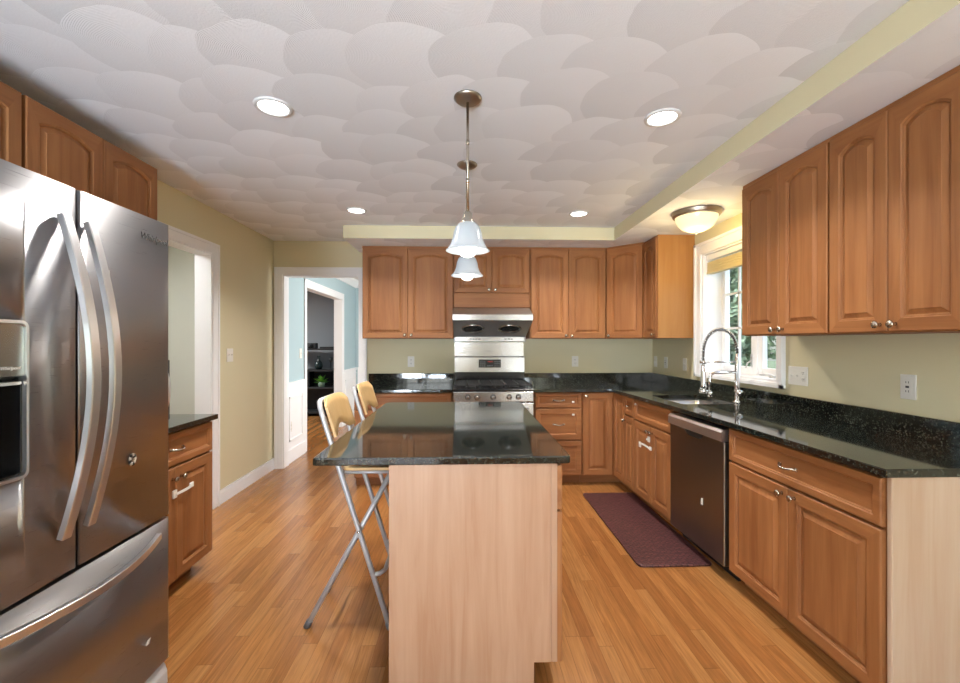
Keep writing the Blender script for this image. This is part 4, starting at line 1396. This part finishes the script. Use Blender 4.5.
# ------------------------------------------------------------------ microwave on the left counter
mw = thing('microwave', 'black microwave oven on the left counter, mostly hidden by the fridge', 'microwave', (-1.60, 1.90, CT1), LZ)
MWW = 0.476
b = BM(); box(b, 0, MWW, 0.012, 0.38, 0.02, 0.345, 0.006); obj('body', b, M_BLACK, mw)
b = BM(); box(b, 0.002, MWW - 0.002, -0.012, 0.0115, 0.022, 0.343, 0.005); dm = obj('door', b, M_BLACK, mw)
b = BM(); tube(b, bow_pts((MWW - 0.04, -0.012, 0.07), (MWW - 0.04, -0.012, 0.30), (0, -0.02, 0), 12), 0.008, 10); obj('handle', b, M_HANDLE, dm)
b = BM()
for x in (0.04, MWW - 0.04):
    for y in (0.04, 0.34): lathe(b, [(0, 0.0005), (0.015, 0.0005), (0.015, 0.021), (0, 0.021)], 10, Matrix.Translation((x, y, 0)))
obj('foot', b, M_RUBBER, mw)


# ------------------------------------------------------------------ folding stools
M_CAP = plain('grey_rubber', lin(84, 82, 82), 0.6)


def make_stool(label, loc):
    s = thing('folding_bar_stool', label, 'stool', loc, 0, 'folding stools at the island')
    Wd = 0.36
    topx, topz = -0.692, 1.055
    slope = (0.69 - 0.352) / 1.075
    xb = lambda z: -0.352 - slope * z
    xf = lambda z: -0.752 + 0.548 * z
    for y in (0.012, Wd - 0.012):
        b = BM()
        pts = [(xb(z), y, z) for z in (0.012, 0.4, 0.8, 1.0)]
        sgn = 1 if y < Wd / 2 else -1
        pts += [(xb(1.045), y + 0.006 * sgn, 1.045), (xb(1.065) - 0.002, y + 0.022 * sgn, 1.066), (xb(1.07) - 0.002, y + 0.05 * sgn, 1.072)]
        tube(b, pts, 0.0125, 12); lg = obj('leg', b, M_TUBE, s)
        b = BM(); tube(b, [(xb(0.0), y, 0.0), (xb(0.03), y, 0.03)], 0.0155, 12); obj('foot_cap', b, M_CAP, lg)
        yi = y + 0.026 * sgn
        b = BM(); tube(b, [(xf(0.012), yi, 0.012), (xf(0.4), yi, 0.4), (xf(0.722), yi, 0.722)], 0.0125, 12); lg = obj('leg', b, M_TUBE, s)
        b = BM(); tube(b, [(xf(0.0), yi, 0.0), (xf(0.03), yi, 0.03)], 0.0155, 12); obj('foot_cap', b, M_CAP, lg)
        b = BM(); zc = 0.4637
        tube(b, [(xb(zc), y - 0.015 * sgn, zc), (xb(zc), yi + 0.014 * sgn, zc)], 0.006, 10); obj('pivot_bolt', b, M_CHROME, s)
    b = BM(); tube(b, [(xb(1.07) - 0.002, 0.05, 1.072), (xb(1.07) - 0.002, Wd - 0.05, 1.072)], 0.0115, 10); obj('back_rail', b, M_TUBE, s)
    zr = 0.255
    b = BM(); tube(b, [(xb(zr), 0.012, zr), (xb(zr) + 0.03, 0.018, zr + 0.004), (xb(zr) + 0.05, 0.05, zr + 0.006), (xb(zr) + 0.05, Wd - 0.05, zr + 0.006), (xb(zr) + 0.03, Wd - 0.018, zr + 0.004), (xb(zr), Wd - 0.012, zr)], 0.0105, 10); obj('footrest', b, M_TUBE, s)
    b = BM(); tube(b, [(xf(0.2), 0.038, 0.2), (xf(0.2), Wd - 0.038, 0.2)], 0.009, 10); obj('stretcher', b, M_TUBE, s)
    # slatless plywood back, waisted at its foot with a hand notch
    b = BM(); n = 18
    W2 = Wd / 2 - 0.004
    rows = []
    for k in range(n + 1):
        v = -1 + 2 * k / n
        y = Wd / 2 + v * W2
        zt = 1.085 - 0.035 * max(0, (abs(v) - 0.62) / 0.38) ** 2 - 0.004 * v * v
        zb = 0.905 + (0.038 * (1 - (abs(v) / 0.62) ** 2) if abs(v) < 0.62 else 0.0)
        col = []
        for q in range(5):
            z = zb + (zt - zb) * q / 4
            bowx = 0.0 - 0.018 * (1 - v * v)
            col.append((xb(z) + 0.014 + bowx + 0.012 , y, z))
        rows.append(col)
    F = [[b.verts.new(p) for p in c_] for c_ in rows]
    G = [[b.verts.new((p[0] + 0.011, p[1], p[2] + 0.003)) for p in c_] for c_ in rows]
    for A, B in ((F, 1), (G, -1)):
        for i in range(n):
            for q in range(4):
                f = b.faces.new((A[i][q], A[i + 1][q], A[i + 1][q + 1], A[i][q + 1])); f.smooth = True
    for i in range(n):
        b.faces.new((F[i][0], F[i + 1][0], G[i + 1][0], G[i][0])); b.faces.new((F[i][4], F[i + 1][4], G[i + 1][4], G[i][4]))
    for i in (0, n):
        for q in range(4): b.faces.new((F[i][q], F[i][q + 1], G[i][q + 1], G[i][q]))
    obj('backrest', b, M_STOOLW, s)
    b = BM(); sx0, sx1 = -0.585, -0.315
    prism(b, [(x, y + 0.0) for x, y in rounded(sx0, sx1, 0.028, Wd - 0.028, (0.04, 0.05, 0.05, 0.04))], 0.741, 0.757, 'Z', 0.005); obj('seat', b, M_STOOLW, s)
    for y in (0.045, Wd - 0.045):
        b = BM(); tube(b, [(xb(0.731), y, 0.731), (-0.335, y, 0.731)], 0.009, 8); obj('seat_rail', b, M_TUBE, s)
    return s


st = make_stool('folding bar stool with blond wood back, nearer the camera of the two', (0, 2.03, 0))
copy_thing(st, (0.0, 2.66, 0), 'folding bar stool with blond wood back, farther one towards the dining room doorway')

# ------------------------------------------------------------------ rug
b = BM(); prism(b, rounded(1.04, 1.50, 2.54, 3.79, (0.035,) * 4), 0.0005, 0.013, 'Z', 0.004)
tag(obj('kitchen_mat', b, M_RUG), 'dark maroon cushioned floor mat in front of the sink', 'mat')


# ------------------------------------------------------------------ lights
def point(name, loc, power, col, rad, parent):
    l = bpy.data.lights.new(name, 'POINT'); l.energy = power; l.color = col; l.shadow_soft_size = rad
    o = bpy.data.objects.new(name, l); C.objects.link(o); o.location = loc; o.parent = parent
    return o


def downlight(label, x, y):
    t = thing('recessed_light', label, 'ceiling light', (x, y, ZC), 0, 'recessed ceiling lights')
    b = BM(); lathe(b, [(0.085, -0.0005), (0.083, -0.006), (0.070, -0.009), (0.065, -0.005), (0.065, -0.0005)], 36); obj('trim_ring', b, plain('white_metal_trim', lin(215, 215, 215), 0.4), t)
    b = BM(); lathe(b, [(0, -0.004), (0.0645, -0.004), (0.0645, -0.001), (0, -0.001)], 36); obj('lens', b, M_LED, t)
    l = bpy.data.lights.new('downlight_lamp', 'AREA'); l.shape = 'DISK'; l.size = 0.13; l.spread = R(125); l.energy = 15; l.color = (1, 0.96, 0.91)
    o = bpy.data.objects.new('downlight_lamp', l); C.objects.link(o); o.location = (0, 0, -0.013); o.parent = t
    return t


downlight('round recessed ceiling light at the near left, over the fridge side', -0.885, 2.02)
downlight('round recessed ceiling light at the near right, by the soffit', 0.955, 2.05)
downlight('round recessed ceiling light at the far left, towards the dining room doorway', -0.893, 3.575)
downlight('round recessed ceiling light at the far right, near the soffit corner', 0.96, 3.60)


def make_pendant(label, x, y):
    p = thing('pendant_light', label, 'pendant light', (x, y, ZC), 0, 'pendants over the island')
    b = BM(); lathe(b, [(0, -0.0005), (0.062, -0.0005), (0.062, -0.006), (0.05, -0.016), (0.012, -0.022), (0, -0.022)], 30); obj('canopy', b, M_BRONZE, p)
    b = BM(); tube(b, [(0, 0, -0.02), (0, 0, -0.515)], 0.0062, 12)
    for z in (-0.19, -0.36): tube(b, [(0, 0, z), (0, 0, z - 0.02)], 0.0078, 12)
    obj('rod', b, M_NICKEL, p)
    b = BM(); lathe(b, [(0, -0.505), (0.010, -0.505), (0.018, -0.515), (0.020, -0.53), (0.026, -0.545), (0.030, -0.56), (0.030, -0.572), (0, -0.572)], 24); sk_ = obj('socket_cap', b, M_NICKEL, p)
    b = BM()
    pr = [(0.026, -0.556), (0.040, -0.562), (0.054, -0.578), (0.062, -0.60), (0.068, -0.63), (0.076, -0.655), (0.088, -0.672), (0.098, -0.682)]
    lathe(b, pr + [(r_ - 0.003, z_ - 0.0015) for r_, z_ in pr[::-1]], 36); obj('lamp_shade', b, M_SHADE, p)
    b = BM(); lathe(b, [(0, -0.573), (0.014, -0.575), (0.016, -0.60), (0.030, -0.63), (0.0425, -0.665), (0.042, -0.685), (0.03, -0.703), (0.012, -0.710), (0, -0.711)], 24); obj('bulb', b, M_BULB, p)
    l = point('pendant_lamp', (0, 0, -0.76), 1.2, (1, 0.93, 0.84), 0.04, p)
    return p


make_pendant('bell-shaded pendant lamp over the near part of the island', 0.012, 1.915)
make_pendant('bell-shaded pendant lamp over the far part of the island', 0.013, 2.632)

fl = thing('flush_ceiling_light', 'lit alabaster bowl ceiling light under the soffit, above the window', 'ceiling light', (1.72, 3.14, ZS))
b = BM(); lathe(b, [(0.0, -0.0005), (0.172, -0.0005), (0.175, -0.008), (0.165, -0.018), (0.168, -0.024), (0.158, -0.036), (0.148, -0.04), (0.14, -0.03), (0, -0.03)], 40); obj('rim', b, M_BRONZE, fl)
b = BM(); lathe(b, [(0.147, -0.034), (0.143, -0.056), (0.128, -0.090), (0.10, -0.121), (0.06, -0.141), (0.02, -0.149), (0, -0.150)], 40); obj('bowl', b, M_BOWL, fl)
b = BM(); lathe(b, [(0, -0.148), (0.010, -0.150), (0.008, -0.158), (0.003, -0.164), (0, -0.165)], 14); obj('finial', b, M_BRONZE, fl)
point('flush_lamp', (0, 0, -0.20), 9, (1, 0.74, 0.34), 0.12, fl)


# ------------------------------------------------------------------ outlets and switches
def plate(name, label, cat, loc, rz, wd=0.072, h=0.116, kind='duplex', gangs=1):
    t = thing(name, label, cat, loc, rz, 'wall plates')
    b = BM(); box(b, -wd / 2, wd / 2, -0.006, -0.0005, -h / 2, h / 2, 0.0025); obj('cover', b, M_PLATE, t)
    for g in range(gangs):
        cx = (g - (gangs - 1) / 2) * 0.046
        kk = kind if isinstance(kind, str) else kind[g]
        if kk == 'duplex':
            for z in (-0.02, 0.02):
                b = BM(); box(b, cx - 0.016, cx + 0.016, -0.0085, -0.0058, z - 0.014, z + 0.014, 0.003); so = obj('socket', b, M_PLATE, t)
                b = BM()
                for x in (-0.006, 0.006): box(b, cx + x - 0.0012, cx + x + 0.0012, -0.0092, -0.0084, z - 0.002, z + 0.007)
                box(b, cx - 0.002, cx + 0.002, -0.0092, -0.0084, z - 0.010, z - 0.006)
                obj('slots', b, M_SLOT, so)
        elif kk == 'gfci':
            b = BM(); box(b, cx - 0.017, cx + 0.017, -0.0085, -0.0058, -0.034, 0.034, 0.002); so = obj('socket', b, M_PLATE, t)
            b = BM()
            for z in (-0.021, 0.021):
                for x in (-0.006, 0.006): box(b, cx + x - 0.0013, cx + x + 0.0013, -0.0092, -0.0084, z - 0.004, z + 0.005)
            box(b, cx - 0.008, cx + 0.008, -0.0092, -0.0084, -0.005, 0.005)
            obj('slots', b, M_SLOT, so)
        else:
            b = BM(); prism(b, [(-0.0058, -0.006), (-0.016, 0.004), (-0.016, 0.009), (-0.0058, 0.008)], cx - 0.005, cx + 0.005, 'X'); obj('toggle', b, M_PLATE, t)
    return t


ZO = 1.143
plate('power_outlet', 'white power outlet on the back wall left of the range', 'outlet', (-0.584, YB, ZO), 0)
plate('power_outlet', 'white power outlet on the back wall right of the range', 'outlet', (1.207, YB, ZO), 0)
plate('light_switch', 'white light switch on the right wall tucked into the back corner', 'switch', (XR, 4.60, ZO), RZ, kind='toggle')
plate('power_outlet', 'white power outlet on the right wall between the corner and the window', 'outlet', (XR, 4.36, ZO), RZ, kind='gfci')
plate('light_switch', 'white light switch on the right wall just left of the window', 'switch', (XR, 3.975, ZO), RZ, kind='toggle')
plate('switch_and_outlet_plate', 'wide white plate of two switches and an outlet right of the window', 'switch', (XR, 2.60, ZO), RZ, wd=0.155, kind=('toggle', 'toggle', 'duplex'), gangs=3)
plate('power_outlet', 'white power outlet under the near right wall cabinet', 'outlet', (XR, 1.935, ZO), RZ, kind='gfci')
plate('light_switch', 'white light switch on the left wall beside the hall opening', 'switch', (XL, 3.82, 1.24), LZ, wd=0.1, kind=('toggle', 'toggle'), gangs=2)
plate('power_outlet', 'white power outlet on the dining room dado left of the den opening', 'outlet', (DX + 0.0085, 4.90, 0.40), LZ)
plate('light_switch', 'white light switch on the blue dining room wall left of the den opening', 'switch', (DX, 5.22, 1.22), LZ, kind='toggle')

# ------------------------------------------------------------------ things seen through the doorway
sh = thing('black_shelf_unit', 'tall black open shelf unit against the grey den wall', 'shelf', (-2.70, 7.95, 0))
b = BM()
for x in (-0.62, 0.60):
    for y in (0.0, 0.36): box(b, x, x + 0.025, y, y + 0.025, 0.0, 1.22)
obj('upright', b, M_DARKGAP, sh)
for z, nm in ((0.05, 'shelf'), (0.50, 'shelf'), (0.82, 'shelf'), (1.21, 'shelf')):
    b = BM(); box(b, -0.62, 0.625, 0.0, 0.385, z, z + 0.03, 0.003); obj(nm, b, M_DARKGAP, sh)
b = BM(); box(b, -0.60, 0.60, 0.375, 0.385, 0.08, 0.80); obj('back_panel', b, M_DARKGAP, sh)
# on top: camera-shaped radio and books; in the middle a vase, a goblet; below the plant
rd = thing('desk_radio', 'small dark radio on top of the black shelf unit', 'radio', (-2.80, 8.10, 1.2405))
b = BM(); box(b, -0.11, 0.05, -0.06, 0.06, 0.0, 0.10, 0.012); obj('body', b, M_DARKGAP, rd)
b = BM(); lathe(b, [(0, 0), (0.035, 0), (0.035, 0.03), (0, 0.03)], 16, Matrix.Translation((-0.06, -0.06, 0.05)) @ Matrix.Rotation(R(90), 4, 'X')); obj('dial', b, M_IRON, rd)
b = BM()
box(b, -0.14, 0.14, -0.09, 0.09, 0.0, 0.03, 0.003)
tag(obj('book', b, M_DARKGAP, None, (-2.54, 8.12, 1.2405)), 'dark closed book lying on top of the black shelf unit', 'book')
vs_ = BM(); lathe(vs_, [(0, 0), (0.05, 0), (0.075, 0.06), (0.06, 0.13), (0.025, 0.17), (0.022, 0.23), (0.03, 0.25), (0.02, 0.245), (0, 0.24)], 20)
tag(obj('bottle', vs_, plain('dark_green_glass', (0.01, 0.02, 0.02, 1), 0.1), None, (-2.72, 8.10, 0.8505)), 'dark glass bottle on the middle of the black shelf unit', 'bottle')
vs_ = BM(); lathe(vs_, [(0, 0), (0.03, 0), (0.008, 0.012), (0.007, 0.12), (0.03, 0.16), (0.035, 0.22), (0.032, 0.22), (0, 0.15)], 18)
tag(obj('goblet', vs_, M_DARKGAP, None, (-2.50, 8.10, 0.8505)), 'thin dark goblet beside the bottle on the black shelf unit', 'goblet')
b = BM(); box(b, -0.15, 0.11, -0.12, 0.15, 0.0, 0.28, 0.004)
tag(obj('storage_box', b, M_BLACK, None, (-2.97, 8.13, 0.5305)), 'black storage box on the shelf left of the green plant', 'box')

pp = thing('potted_plant', 'leafy green plant in a pale pot on the black shelf unit', 'plant', (-2.655, 8.06, 0.5305))
b = BM(); lathe(b, [(0, 0), (0.05, 0), (0.065, 0.09), (0.06, 0.09), (0.05, 0.075), (0, 0.075)], 18); obj('pot', b, plain('pale_green_pot', lin(150, 180, 160), 0.4), pp)
b = BM()
for k in range(60):
    a = random.uniform(0, 2 * PI); el = random.uniform(0.15, 1.3); L_ = random.uniform(0.10, 0.19)
    d0 = Vector((math.cos(a) * math.cos(el), math.sin(a) * math.cos(el), math.sin(el)))
    o0 = Vector((0, 0, 0.075)); p1 = o0 + d0 * L_ * 0.6; p2 = o0 + d0 * L_ + Vector((0, 0, -0.02))
    sd = d0.cross(Vector((0, 0, 1))).normalized() * 0.022
    v = [b.verts.new(q) for q in (o0, p1 + sd, p2, p1 - sd)]
    b.faces.new(v)
obj('foliage', b, M_LEAF2, pp, fix=False)
b = BM(); box(b, -0.15, 0.15, -0.05, 0.05, -0.012, -0.0005, 0.003)
for k in range(4): box(b, -0.13, 0.13, -0.04 + k * 0.022, -0.032 + k * 0.022, -0.016, -0.011)
tag(obj('air_vent', b, M_GREYMARK, None, (-1.55, 6.4, ZC)), 'slim grey air vent in the dining room ceiling', 'vent')

# ------------------------------------------------------------------ outdoors beyond the window
b = BM(); box(b, 2.36, 40, -30, 45, -0.75, -0.6)
struct('ground', b, M_GRASS)


def tree(label, x, y, h, rad, n, kind='tree'):
    t = thing('leafy_tree', label, 'tree', (x, y, -0.6), random.uniform(0, 6), 'trees outside the window')
    b = BM()
    tube(b, [(0, 0, 0), (0.03, 0.02, h * 0.3), (0, 0.05, h * 0.75)], [0.16, 0.12, 0.05], 10)
    for k in range(5):
        a = 2 * PI * k / 5; z = h * (0.3 + 0.08 * k)
        tube(b, [(0.02, 0.02, z), (math.cos(a) * rad * 0.5, math.sin(a) * rad * 0.5, z + rad * 0.35)], [0.05, 0.02], 6)
    obj('trunk', b, M_BARK, t)
    b = BM()
    for k in range(n):
        d = Vector((random.gauss(0, 1), random.gauss(0, 1), random.gauss(0, 1))).normalized() * random.uniform(0.45, 1.0)
        c_ = Vector((d.x * rad, d.y * rad, h * 0.56 + d.z * h * 0.46))
        s = random.uniform(0.08, 0.17)
        q = Matrix.Rotation(random.uniform(0, 6.3), 3, Vector((random.gauss(0, 1), random.gauss(0, 1), random.gauss(0, 1))).normalized())
        vv = [b.verts.new(c_ + q @ Vector(p)) for p in ((-s, 0, 0), (0, -s * 0.45, 0.0), (s, 0, 0), (0, s * 0.45, 0))]
        b.faces.new(vv)
    obj('crown', b, M_LEAF, t, fix=False)


tree('bushy green tree outside, seen in the left casement of the kitchen window', 6.6, 11.6, 5.6, 2.1, 9000)
tree('bushy green tree outside, seen in the right casement of the kitchen window', 9.2, 8.0, 5.2, 2.2, 9000)
tree('taller green tree farther off behind the other trees outside', 11.0, 18.5, 8.5, 3.4, 9000)
tree('broad green tree farthest off to the right outside the kitchen window', 16.0, 11.5, 7.5, 3.0, 9000)
